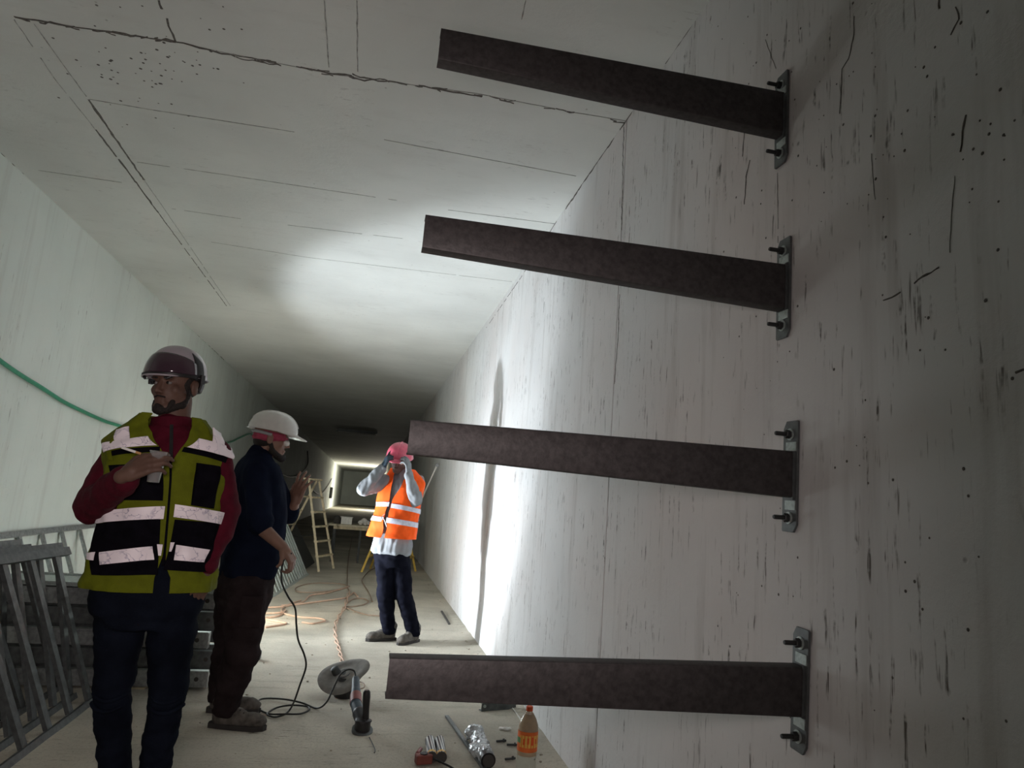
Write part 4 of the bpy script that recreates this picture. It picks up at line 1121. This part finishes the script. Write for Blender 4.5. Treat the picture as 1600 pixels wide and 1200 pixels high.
setp(g.build('steel_tray', M['galv_pale'], bevel=0.002), 'pale flat steel tray lying on top of the channel pile', 'tray')
for k in range(2): G().box((-2.3 + 0.95 * k, PY + 0.02, -0.0), (-2.22 + 0.95 * k, PY + 0.3, 0.010)).build('wooden_batten', M['wood'])
for k, oo in enumerate([x for x in C.objects if x.name.startswith('wooden_batten')]): setp(oo, 'thin wooden batten under the %s part of the channel pile' % ('left', 'middle')[k], 'batten', 'battens under the pile')
# loose channel end showing past the second man's leg
c1 = atZ(408, 1027, 0.02)
t = steel_channel('short steel channel end poking out right of the navy-shirted man', (c1[0] - 0.75, c1[1] + 0.02, 0.035), (c1[0] - 0.01, c1[1], 0.035), 0.055, M['galv_dark'], True, None)

# ---------------------------------------------------------------- ladders
def stepladder(label, apex, depth, fr, fl_, mat, n=6, w=0.035):
    """apex: top centre of the near side; depth vector between the two stiles; fr/fl_: feet x offsets right and left"""
    A = np.array(apex, float); D = np.array(depth, float)
    t = thing('stepladder', (A[0], A[1], 0), label, 'ladder')
    for off, nm in ((fr, 'right'), (fl_, 'left')):
        T0, T1 = A + np.array([0.02 * np.sign(off), 0, 0]), A + D + np.array([0.02 * np.sign(off), 0, 0])
        e = D * 0.25; F0, F1 = np.array([A[0] + off, A[1], 0]) - e, np.array([A[0] + off, A[1], 0]) + D + e
        for a, b in ((F0, T0), (F1, T1)):
            G().bar(a, b, w, w * 1.7, (0, 1, 0)).build('stile', mat, t)
        for k in range(1, n):
            u = k / n * 0.97; a = F0 + (T0 - F0) * u; b = F1 + (T1 - F1) * u
            G().bar(a, b, 0.07 if off > 0 else 0.04, 0.03).build('step', mat, t)
    G().bar(A + D * -0.1 + np.array([0, 0, 0.02]), A + D * 1.1 + np.array([0, 0, 0.02]), 0.12, 0.03).build('top_step', mat, t)
    a = np.array([A[0] + fr * 0.6, A[1], A[2] * 0.4]); b = np.array([A[0] + fl_ * 0.6, A[1], A[2] * 0.4])
    G().tube([a, (a + b) / 2 - np.array([0, 0, 0.05]), b], 0.008).build('spreader', M['cord_black'], t)
    return t


ap = atY(481, 750, 12.35)
stepladder('pale wooden stepladder standing open on the left beyond the navy-shirted man', ap, (0.14, 0.42, 0), 0.40, -0.62, M['wood'])
fy = atZ(567, 893, 0.0)
stepladder('yellow stepladder standing behind the man in the orange vest', (fy[0] + 0.42, fy[1], 1.35), (0.10, 0.42, 0), 0.40, -0.42, M['yellow'], n=5)

# ---------------------------------------------------------------- table far down the tunnel
TY = 14.0; tz = atY(555, 821, TY)[2]; x0 = atY(513, 820, TY)[0]
tb = thing('table', ((x0 + 0.85), TY + 0.35, 0), 'makeshift table with a pale board top far down the tunnel', 'table')
G().box((x0, TY, tz - 0.03), (x0 + 1.7, TY + 0.75, tz)).build('table_top', M['board'], tb)
for xx in (x0 + 0.12, x0 + 0.62, x0 + 1.55):
    for yy in (TY + 0.08, TY + 0.66): G().bar((xx, yy, 0), (xx, yy, tz - 0.03), 0.04, 0.04, (0, 1, 0)).build('leg', M['darkmetal'], tb)
G().box((x0 + 0.1, TY + 0.05, tz - 0.09), (x0 + 1.6, TY + 0.08, tz - 0.03)).build('apron', M['wood'], tb)
px_ = lambda x: atY(x, 815, TY + 0.3)[0]
dr = thing('drum', (px_(527), TY + 0.3, tz), 'dark round drum at the left end of the far table', 'drum')
G().lathe([(0.065, 0), (0.072, 0.01), (0.072, 0.12), (0.060, 0.14)], (px_(527), TY + 0.3, tz), (0, 0, 1), 20).build('shell', M['joint'], dr, smooth=40)
G().lathe([(0.03, 0.138), (0.03, 0.155)], (px_(527), TY + 0.3, tz), (0, 0, 1), 16).build('cap', M['darkmetal'], dr)
bx = thing('box', (px_(541), TY + 0.3, tz), 'white carton beside the drum on the far table', 'box')
G().box((px_(533), TY + 0.2, tz), (px_(550), TY + 0.42, tz + 0.13)).build('carton', M['paper'], bx, bevel=0.004)
G().box((px_(531.5), TY + 0.19, tz + 0.13), (px_(551), TY + 0.43, tz + 0.145)).build('lid', M['paper'], bx)
g = G(); c0 = np.array([px_(569), TY + 0.3, tz])
for d, r in (((-0.06, 0, 0.05), 0.05), ((0.0, 0.02, 0.08), 0.06), ((0.06, 0, 0.05), 0.05), ((0.02, -0.04, 0.045), 0.045)): g.ell(c0 + np.array(d), (r, r * 0.9, r * 0.95))
bg = fuse(g, 'bag', M['paper'], None, 0.01, 2, amp=0.02, freq=(18, 18, 18)); setp(bg, 'crumpled white bag in the middle of the far table', 'bag')
# switch box on the left wall of the bright far stretch
jb = thing('junction_box', (XL, 53.0, 1.15), 'small grey electrical box on the left wall near the bright far doorway', 'box')
G().box((XL + 0.002, 52.6, 0.75), (XL + 0.18, 53.3, 1.55)).build('case', M['galv_dark'], jb); G().box((XL + 0.18, 52.65, 0.8), (XL + 0.2, 53.25, 1.5)).build('door', M['galv'], jb)
# unlit fitting on the far ceiling
c0, c1_ = atZ(527, 671, H), atZ(590, 674, H)
cf_ = thing('ceiling_light', (c0 + c1_) / 2, 'unlit tube light fitting fixed across the far ceiling', 'lamp')
yy = (c0[1] + c1_[1]) / 2
G().box((c0[0], yy - 0.12, H - 0.08), (c1_[0], yy + 0.12, H)).build('housing', M['galv_dark'], cf_)
for s_ in (-0.06, 0.06): G().cyl((c0[0] + 0.05, yy + s_, H - 0.10), (c1_[0] - 0.05, yy + s_, H - 0.10), 0.018).build('tube', M['lampglass'], cf_, smooth=40)

# ---------------------------------------------------------------- conduit and cables on the left wall
pts = [cl(x, y) + np.array([0.03, 0, 0]) for x, y in [(-90, 500), (-40, 538), (0, 568), (30, 588), (60, 606), (95, 628), (130, 645), (160, 658), (190, 668), (240, 690), (300, 700), (355, 691), (372, 684), (388, 678), (397, 684), (404, 700), (410, 722)]]
o = G().tube(pts, 0.017, 10).build('green_conduit', M['green'], smooth=60); setp(o, 'green corrugated conduit sagging along the left wall', 'conduit')
pts = [cl(x, y) + np.array([0.04, 0, 0]) for x, y in [(418, 728), (440, 742), (455, 745), (468, 740), (479, 725), (479, 705)]]
o = G().tube(pts, 0.022).build('cable', M['cord_black'], smooth=60); setp(o, 'black cable drooping on the left wall above the wooden ladder', 'cable')
pts = [cl(x, y) + np.array([0.05, 0, 0]) for x, y in [(484, 762), (494, 771), (503, 769), (512, 757), (517, 748)]]
o = G().tube(pts, 0.030).build('cable', M['cord_black'], smooth=60); setp(o, 'thin black cable drooping on the far left wall beside the bright doorway', 'cable')

# ---------------------------------------------------------------- pole leaning on the right wall
pt_ = cr(687, 727) + np.array([-0.045, 0, 0]); pb = atZ(611, 885, 0.0); pb[2] = 0.0
o = thing('pole', pb, 'thin white pole leaning against the right wall behind the orange vest man', 'pole')
G().cyl(pb + np.array([0, 0, 0.01]), pt_, 0.014).build('shaft', M['paper'], o, smooth=40)
G().lathe([(0.03, -0.03), (0.034, 0), (0.03, 0.03)], pt_, (0, 1, 0.1), 12).build('end_ring', M['strap'], o, smooth=40)

# ---------------------------------------------------------------- cords on the floor
def fz(x, y, z=0.012): return atZ(x, y, z)
def cord(label, px, mat, r=0.008, grp=None, lift=0.0):
    P = [fz(x, y, 0.012 + (0.012 * ((i * 7) % 3) / 2 if lift else 0)) for i, (x, y) in enumerate(px)]
    o = G().tube(P, r, 6, sub=8).build('power_cable', mat, smooth=60); return setp(o, label, 'cord', grp)


cord('orange cord running straight down the middle of the tunnel floor', [(551, 838), (546, 862), (544, 880), (543, 900), (543, 916), (546, 924)], M['cord_tan'])
cord('orange cord loop lying widest to the left past the centre', [(544, 916), (530, 912), (500, 911), (478, 913), (462, 919), (470, 925), (512, 924), (546, 916)], M['cord_tan'])
cord('orange cord crossing from the centre toward the navy-shirted man', [(544, 917), (512, 926), (486, 930), (474, 940), (452, 946), (438, 948), (418, 949)], M['cord_orange'], 0.010)
cord('orange cord curving right from the coil toward the orange vest man', [(440, 946), (466, 944), (512, 938), (540, 934), (547, 930), (553, 926), (559, 932)], M['cord_orange'], 0.010)
cord('thin cord loop just left of the orange vest man', [(538, 948), (556, 947), (570, 944), (575, 939), (566, 935), (552, 936), (543, 941)], M['cord_tan'])
cord('thin cord running under the orange vest man toward his boots', [(536, 949), (547, 952), (560, 957), (576, 961), (594, 962)], M['cord_tan'])
cord('orange cord coil nearest the legs of the navy-shirted man', [(472, 972), (490, 974), (508, 970), (498, 966), (470, 964), (446, 959), (440, 952), (452, 944), (470, 938)], M['cord_orange'], 0.009)
cord('orange cord ends beside the navy-shirted man, in two flat bends', [(415, 958), (438, 957), (446, 953), (436, 962), (414, 966), (440, 972), (446, 975), (415, 980)], M['cord_orange'], 0.010)
cord('dark cord beside the yellow stepladder', [(588, 886), (576, 893), (566, 905), (569, 914), (577, 927), (582, 940)], M['cord_tan'])
P = []
braid = [(546, 924), (542, 936), (538, 950), (530, 962), (524, 974), (523, 988), (525, 1000), (529, 1012), (532, 1024), (535, 1036), (537, 1050)]
o = thing('twisted_cord', fz(546, 924, 0.0), 'pair of pink-orange cords twisted together, running to the cable reel', 'cord')
base = np.array([fz(x, y, 0.016) for x, y in braid]); n = 90
idx = np.linspace(0, len(base) - 1, n); B = np.stack([np.interp(idx, range(len(base)), base[:, k]) for k in range(3)], 1)
for ph in (0, PI):
    Q = [B[i] + np.array([0.013 * math.sin(i * 0.42 + ph), 0, 0.009 * math.cos(i * 0.42 + ph)]) for i in range(n)]
    G().tube(Q, 0.0065, 6, smooth=False).build('strand', M['cord_orange'] if ph else M['cord_pale'] if 'cord_pale' in M else M['cord_orange'], o, smooth=60)
# black cord: held in the second man's hand, hanging to the floor, looping, then up into the grinder
Z6 = lambda x, y: (400 + x / 5.454, 980 + y / 5.454)
P = [atY(456, 864, 4.17), atY(444, 874, 4.17), atY(440, 892, 4.18), atY(441, 912, 4.19), atY(450, 932, 4.20), atY(461, 950, 4.22), atY(463, 975, 4.25), atY(466, 1000, 4.28), atY(475, 1022, 4.32), atY(478, 1042, 4.36), atY(468, 1072, 4.42), atY(460, 1095, 4.50)]
P += [fz(*Z6(290, 700)), fz(*Z6(240, 745)), fz(*Z6(160, 765)), fz(*Z6(100, 748)), fz(*Z6(110, 722)), fz(*Z6(180, 685)), fz(*Z6(300, 665), 0.024), fz(*Z6(430, 675)), fz(*Z6(455, 702)), fz(*Z6(380, 737)), fz(*Z6(250, 740), 0.024),
      fz(*Z6(110, 738)), fz(*Z6(20, 690)), fz(*Z6(30, 620)), fz(*Z6(130, 607)), fz(*Z6(280, 620), 0.024), fz(*Z6(400, 648)), fz(*Z6(520, 690)), atY(*Z6(600, 640), 4.62), atY(*Z6(655, 530), 4.66), atY(*Z6(715, 410), 4.70), atY(*Z6(780, 362), 4.74), atY(*Z6(835, 372), 4.74), atY(*Z6(850, 420), 4.71)]
o = G().tube(P, 0.0055, 8).build('tool_cable', M['cord_black'], smooth=60); setp(o, 'black power cord hanging from the navy-shirted man\'s hand and looping to the grinder', 'cord')

# ---------------------------------------------------------------- angle grinder
gr = thing('angle_grinder', fz(562, 1148, 0.0), 'blue-grey angle grinder lying on the floor with its side handle up', 'grinder')
hd_ = atY(566, 1138, 4.30); md_ = atY(556, 1100, 4.46); rr = atY(556, 1062, 4.68); hd_[2] = max(hd_[2], 0.05)
g = G(); g.capsule(md_, 0.034, md_ + (rr - md_) * 0.5, 0.030); g.capsule(md_ + (rr - md_) * 0.5, 0.028, rr, 0.024); body_ = fuse(g, 'motor_housing', M['tool_blue'], gr, 0.005, 3)
g = G(); g.cyl(md_ + (rr - md_) * 0.02, md_ + (rr - md_) * 0.35, 0.036, 0.035); g.build('red_band', M['tool_red'], gr, smooth=40)
g = G(); g.capsule(md_, 0.032, md_ + (hd_ - md_) * 0.55, 0.038); fuse(g, 'gear_case', M['tool_blue'], gr, 0.005, 2)
g = G(); g.capsule(md_ + (hd_ - md_) * 0.5, 0.040, hd_, 0.036); g.cyl(hd_ - np.array([0, 0, 0.045]), hd_ + np.array([0, 0, 0.02]), 0.045); fuse(g, 'gear_head', M['blackplastic'], gr, 0.005, 2)
sb = atY(571, 1126, 4.30); st = atY(573, 1084, 4.30)
hg = G().lathe([(0.010, 0), (0.020, 0.01), (0.019, 0.06), (0.022, 0.13), (0.021, 0.155), (0.014, 0.165)], sb, st - sb, 18).build('side_handle', M['blackplastic'], gr, smooth=40)
G().lathe([(0.036, 0), (0.038, 0.004), (0.036, 0.008)], sb - np.array([0, 0, 0.006]), st - sb, 20).build('handle_flange', M['blackplastic'], hg, smooth=40)
G().lathe([(0.055, 0), (0.060, 0.004), (0.060, 0.02), (0.052, 0.02)], hd_ - np.array([0, 0, 0.048]), (0.1, -0.3, 1), 24).build('disc_guard', M['galv_dark'], gr, smooth=40)
G().tube([fz(577, 1152), fz(582, 1162), fz(586, 1172), fz(585, 1176)], 0.003).build('wire', M['cord_black'], gr)

# ---------------------------------------------------------------- cable reel
rc = atY(538, 1054, 5.02); rb = fz(538, 1088, 0.0)
re_ = thing('cable_reel', (rb[0], 5.02, 0), 'dusty cable reel with a wide tilted grey disc on a dark drum', 'reel')
nv = nrm([-0.30, -0.36, 0.88]); t1_ = nrm(np.cross(nv, [0, 1, 0])) * -1; t2_ = np.cross(nv, t1_)
V = []; F = []; ns, nr = 44, 8
for lay in (0, 1):
    for j in range(nr + 1):
        for i in range(ns):
            a = 2 * PI * i / ns; r = 0.175 * j / nr * (1 - (0.16 * math.exp(-((a - 5.5) / 0.35) ** 2)))
            wv = 0.016 * math.cos(2 * a + 0.5) * (j / nr) ** 2 + 0.006 * math.sin(10 * j / nr)
            V.append(rc + t1_ * r * math.cos(a) + t2_ * r * math.sin(a) + nv * (wv + 0.006 * lay))
K = (nr + 1) * ns
for j in range(nr):
    for i in range(ns):
        a, b = j * ns + i, j * ns + (i + 1) % ns; F += [(a, b, b + ns, a + ns)[::-1], (K + a, K + b, K + b + ns, K + a + ns)]
for i in range(ns):
    a, b = nr * ns + i, nr * ns + (i + 1) % ns; F.append((a, K + a, K + b, b))
G().add(V, F).build('flange', M['reel'], re_, smooth=60)
G().lathe([(0.068, 0), (0.072, 0.01), (0.070, 0.11), (0.055, 0.125)], (rb[0], 5.02, 0.0), (0, 0, 1), 26).build('drum', M['blackplastic'], re_, smooth=40)
G().cyl(rc - nv * 0.07, rc + nv * 0.01, 0.045).build('hub', M['darkmetal'], re_, smooth=40)
hb = rc + t1_ * -0.045 + t2_ * 0.03
G().lathe([(0.030, 0), (0.026, 0.05), (0.018, 0.055)], hb, nv + np.array([-0.3, 0, 0.1]), 18).build('crank_knob', M['darkmetal'], re_, smooth=40)
G().tube([fz(548, 1080, 0.02), fz(560, 1066), fz(568, 1068), fz(569, 1074), fz(561, 1077)], 0.005).build('short_lead', M['cord_tan'], re_)

# ---------------------------------------------------------------- things on the floor at the bottom edge
def rod_on_floor(px0, px1, r): return fz(*px0, r), fz(*px1, r)
for k, (xn, xf, lb_) in enumerate(((674, 671, 'black and white striped cartridge on the floor, left one of the pair'), (689, 686, 'black and white striped cartridge on the floor, right one of the pair'))):
    a = fz(xn, 1193, 0.0); b = fz(xf, 1166, 0.0); r = 0.0265; a[2] = b[2] = r + 0.004
    t = thing('sealant_cartridge', (a[0], a[1], 0), lb_, 'cartridge', None)
    o = G().cyl(a, b, r, None, 26).build('tube', M['striped'], t, smooth=40)
    G().lathe([(r + 0.001, -0.006), (r + 0.001, 0.004)], a, b - a, 26, True).build('end_cap', M['joint'], t, smooth=40)
    G().lathe([(r + 0.0006, 0), (r + 0.0006, 0.022)], a + nrm(b - a) * 0.012, b - a, 26, False).build('band', M['label_yellow'], t, smooth=40)
    G().lathe([(r, 0), (0.010, 0.012), (0.009, 0.04)], b, b - a, 20).build('nozzle_base', M['blackplastic'], t, smooth=40)
a = fz(661, 1194, 0.0); t = thing('extension_socket', a, 'brick red extension socket with a black lead beside the striped cartridges', 'socket')
Rz = np.array([[math.cos(0.2), -math.sin(0.2), 0], [math.sin(0.2), math.cos(0.2), 0], [0, 0, 1]])
G().box((-0.042, -0.025, 0.004), (0.042, 0.025, 0.050), Rz, a).build('housing', M['red'], t, bevel=0.006)
G().lathe([(0.020, 0), (0.020, 0.006)], a + np.array([0.0, 0, 0.048]), (0, 0, 1), 20).build('outlet', M['blackplastic'], t)
G().tube([a + np.array([0.04, 0, 0.03]), a + np.array([0.09, -0.03, 0.02]), a + np.array([0.16, -0.12, 0.01]), a + np.array([0.2, -0.3, 0.01])], 0.0055).build('lead', M['cord_black'], t, smooth=60)
G().capsule(a + np.array([-0.03, 0.03, 0.04]), 0.012, a + np.array([-0.005, 0.13, 0.03]), 0.010).build('grip', M['tool_red'], t, smooth=60)
a, b = rod_on_floor((698, 1120), (764, 1212), 0.006)
t = thing('threaded_rod', b, 'long grey rod lying on the floor between cartridges and wrapped roll', 'rod')
G().box((-0.011, 0, -0.004), (0.011, np.linalg.norm(b - a), 0.010), np.stack([nrm(np.cross(b - a, [0, 0, 1])), nrm(b - a), [0, 0, 1]], 1), a).build('shaft', M['galv_dark'], t)
G().cyl(b, b + nrm(b - a) * 0.02, 0.011).build('tip', M['bolt'], t)
# film-wrapped roll
a = fz(762, 1203, 0.0); b = fz(744, 1162, 0.0); a[2] = 0.044; b[2] = 0.044
t = thing('wrapped_roll', (a[0], a[1], 0), 'roll wrapped in crumpled clear film with a black end, left of the bottle', 'roll')
g = G(); g.capsule(a + (b - a) * 0.15, 0.036, b, 0.040); g.ell(b + np.array([-0.01, 0.02, 0.01]), (0.055, 0.05, 0.04)); g.ell(a + (b - a) * 0.5 + np.array([-0.02, 0, -0.01]), (0.050, 0.09, 0.032))
fuse(g, 'film_wrap', M['film'], t, 0.006, 1, amp=0.012, freq=(45, 45, 45))
G().cyl(a, a + (b - a) * 0.3, 0.038, 0.034, 28).build('black_end', M['blackplastic'], t, smooth=40)
G().lathe([(0.030, 0), (0.030, 0.003)], a - nrm(b - a) * 0.003, a - b, 28).build('end_face', M['joint'], t)
# bottle
bb = fz(821, 1207, 0.0); sc_ = 1.0
hB = (atY(824, 1103, bb[1])[2]); k = hB / 0.365
t = thing('bottle', bb, 'big plastic drink bottle with orange label and red-orange cap by the right wall', 'bottle')
pr = [(0.038, 0.0), (0.050, 0.012), (0.0505, 0.05), (0.048, 0.075), (0.0505, 0.10), (0.0515, 0.12), (0.0515, 0.245), (0.050, 0.262), (0.040, 0.295), (0.024, 0.325), (0.0145, 0.338), (0.0145, 0.350)]
G().lathe([(r, h * k) for r, h in pr], bb, (0, 0, 1), 32).build('bottle_body', M['bottle'], t, smooth=50)
G().lathe([(0.046, 0.10 * k), (0.0485, 0.13 * k), (0.0485, 0.25 * k), (0.038, 0.292 * k), (0.022, 0.322 * k)], bb, (0, 0, 1), 32).build('drink', M['juice'], t, smooth=50)
lbp = G().lathe([(0.0525, 0.125 * k), (0.0525, 0.235 * k)], bb, (0, 0, 1), 36, False).build('label_band', M['orange_label'], t, smooth=50)
def on_cyl(a0, a1, z0_, z1_, r):
    V = []; F = []; n = 8
    for i in range(n + 1):
        a = math.radians(a0 + (a1 - a0) * i / n)
        V += [bb + np.array([r * math.sin(a), -r * math.cos(a), z0_]), bb + np.array([r * math.sin(a), -r * math.cos(a), z1_])]
    for i in range(n): F.append((2 * i, 2 * i + 2, 2 * i + 3, 2 * i + 1))
    return G().add(V, F)
on_cyl(-60, 90, 0.150 * k, 0.215 * k, 0.0530).build('label_print', M['label_yellow'], lbp); on_cyl(-95, -58, 0.170 * k, 0.200 * k, 0.0532).build('label_leaf', M['label_green'], lbp)
g = G(); 
for i in range(5): a0 = -40 + 24 * i; gg = on_cyl(a0, a0 + 11, (0.165 + 0.006 * (i % 2)) * k, (0.198 + 0.006 * (i % 3)) * k, 0.0534); g.add(gg.v, gg.f)
g.build('label_lettering', M['orange_cap'], lbp)
G().lathe([(0.0175, 0.340 * k), (0.0175, 0.362 * k), (0.015, 0.365 * k)], bb, (0, 0, 1), 24).build('cap', M['orange_cap'], t, smooth=40)
# steel offcut and straw behind the bottle
c = fz(752, 1112, 0.0); d = fz(806, 1108, 0.0)
t = thing('steel_offcut', c, 'short steel channel lying on the floor below the lowest bracket', 'channel')
G().channel(c + np.array([0, 0, 0.026]), d + np.array([0, 0, 0.026]), 0.04, 0.05, 0.004, side=-1).build('web', M['galv_dark'], t)
G().lathe([(0.010, 0), (0.010, 0.002)], c + np.array([0.02, -0.002, 0.034]), (0, -1, 0), 12).build('bolt_hole', M['galv_pale'], t)
a, b = atY(802, 1103, 4.25), atY(814, 1121, 4.10); b[2] = max(b[2], 0.01)
o = G().cyl(fz(800, 1106, 0.006), fz(815, 1126, 0.006), 0.005).build('stick', M['paper'], smooth=40); setp(o, 'thin white stick on the floor just left of the bottle cap', 'stick')
o = G().bar(fz(690, 955, 0.008), fz(702, 975, 0.008), 0.022, 0.014).build('iron_bar', M['joint']); setp(o, 'short dark bar lying by the foot of the right wall', 'bar')
# odd scraps
g = G(); c = fz(791, 1139, 0.008); g.ell(c, (0.035, 0.02, 0.009)); g.ell(c + np.array([-0.03, 0.01, 0]), (0.015, 0.015, 0.007))
setp(fuse(g, 'paper_scrap', M['paper'], None, 0.004, 1, amp=0.006, freq=(60, 60, 60)), 'crumpled pale scrap on the floor left of the bottle', 'scrap')
for x, y, lb_ in ((783, 1160, 'small dark wedge anchor lying nearest the wrapped roll'), (800, 1166, 'small dark anchor bolt lying left of the bottle label'), (797, 1188, 'dark anchor bolt lying lowest, left of the bottle base')):
    c = fz(x, y, 0.0); t = thing('anchor_bolt', c, lb_, 'bolt'); an = random.uniform(-0.6, 0.3); d = np.array([math.cos(an), math.sin(an), 0])
    G().cyl(c - d * 0.03 + np.array([0, 0, 0.008]), c + d * 0.03 + np.array([0, 0, 0.008]), 0.006).build('shank', M['darkmetal'], t, smooth=40)
    G().lathe([(0.010, 0), (0.010, 0.008)], c + d * 0.012 + np.array([0, 0, 0.010]), d, 6).build('nut', M['darkmetal'], t)
# crumbs of mortar along the walls and over the floor
g = G()
for kk in range(520):
    if kk < 300: x = XR - abs(random.gauss(0, 0.05)) - 0.01; y = random.uniform(3.2, 12)
    elif kk < 420: x = random.uniform(-2.3, 1.1); y = random.uniform(3.4, 9)
    else: x = XL + abs(random.gauss(0, 0.3)); y = random.uniform(4, 10)
    r = random.uniform(0.003, 0.012) * (1 if kk < 300 or kk > 420 else 0.8)
    g.ell((x, y, r * 0.3), (r, r * random.uniform(0.6, 1.2), r * 0.6), None, 6, 4)
o = g.build('mortar_crumbs', M['rubble']); setp(o, 'crumbs of mortar scattered over the floor and along the wall foot', 'rubble', kind='stuff')
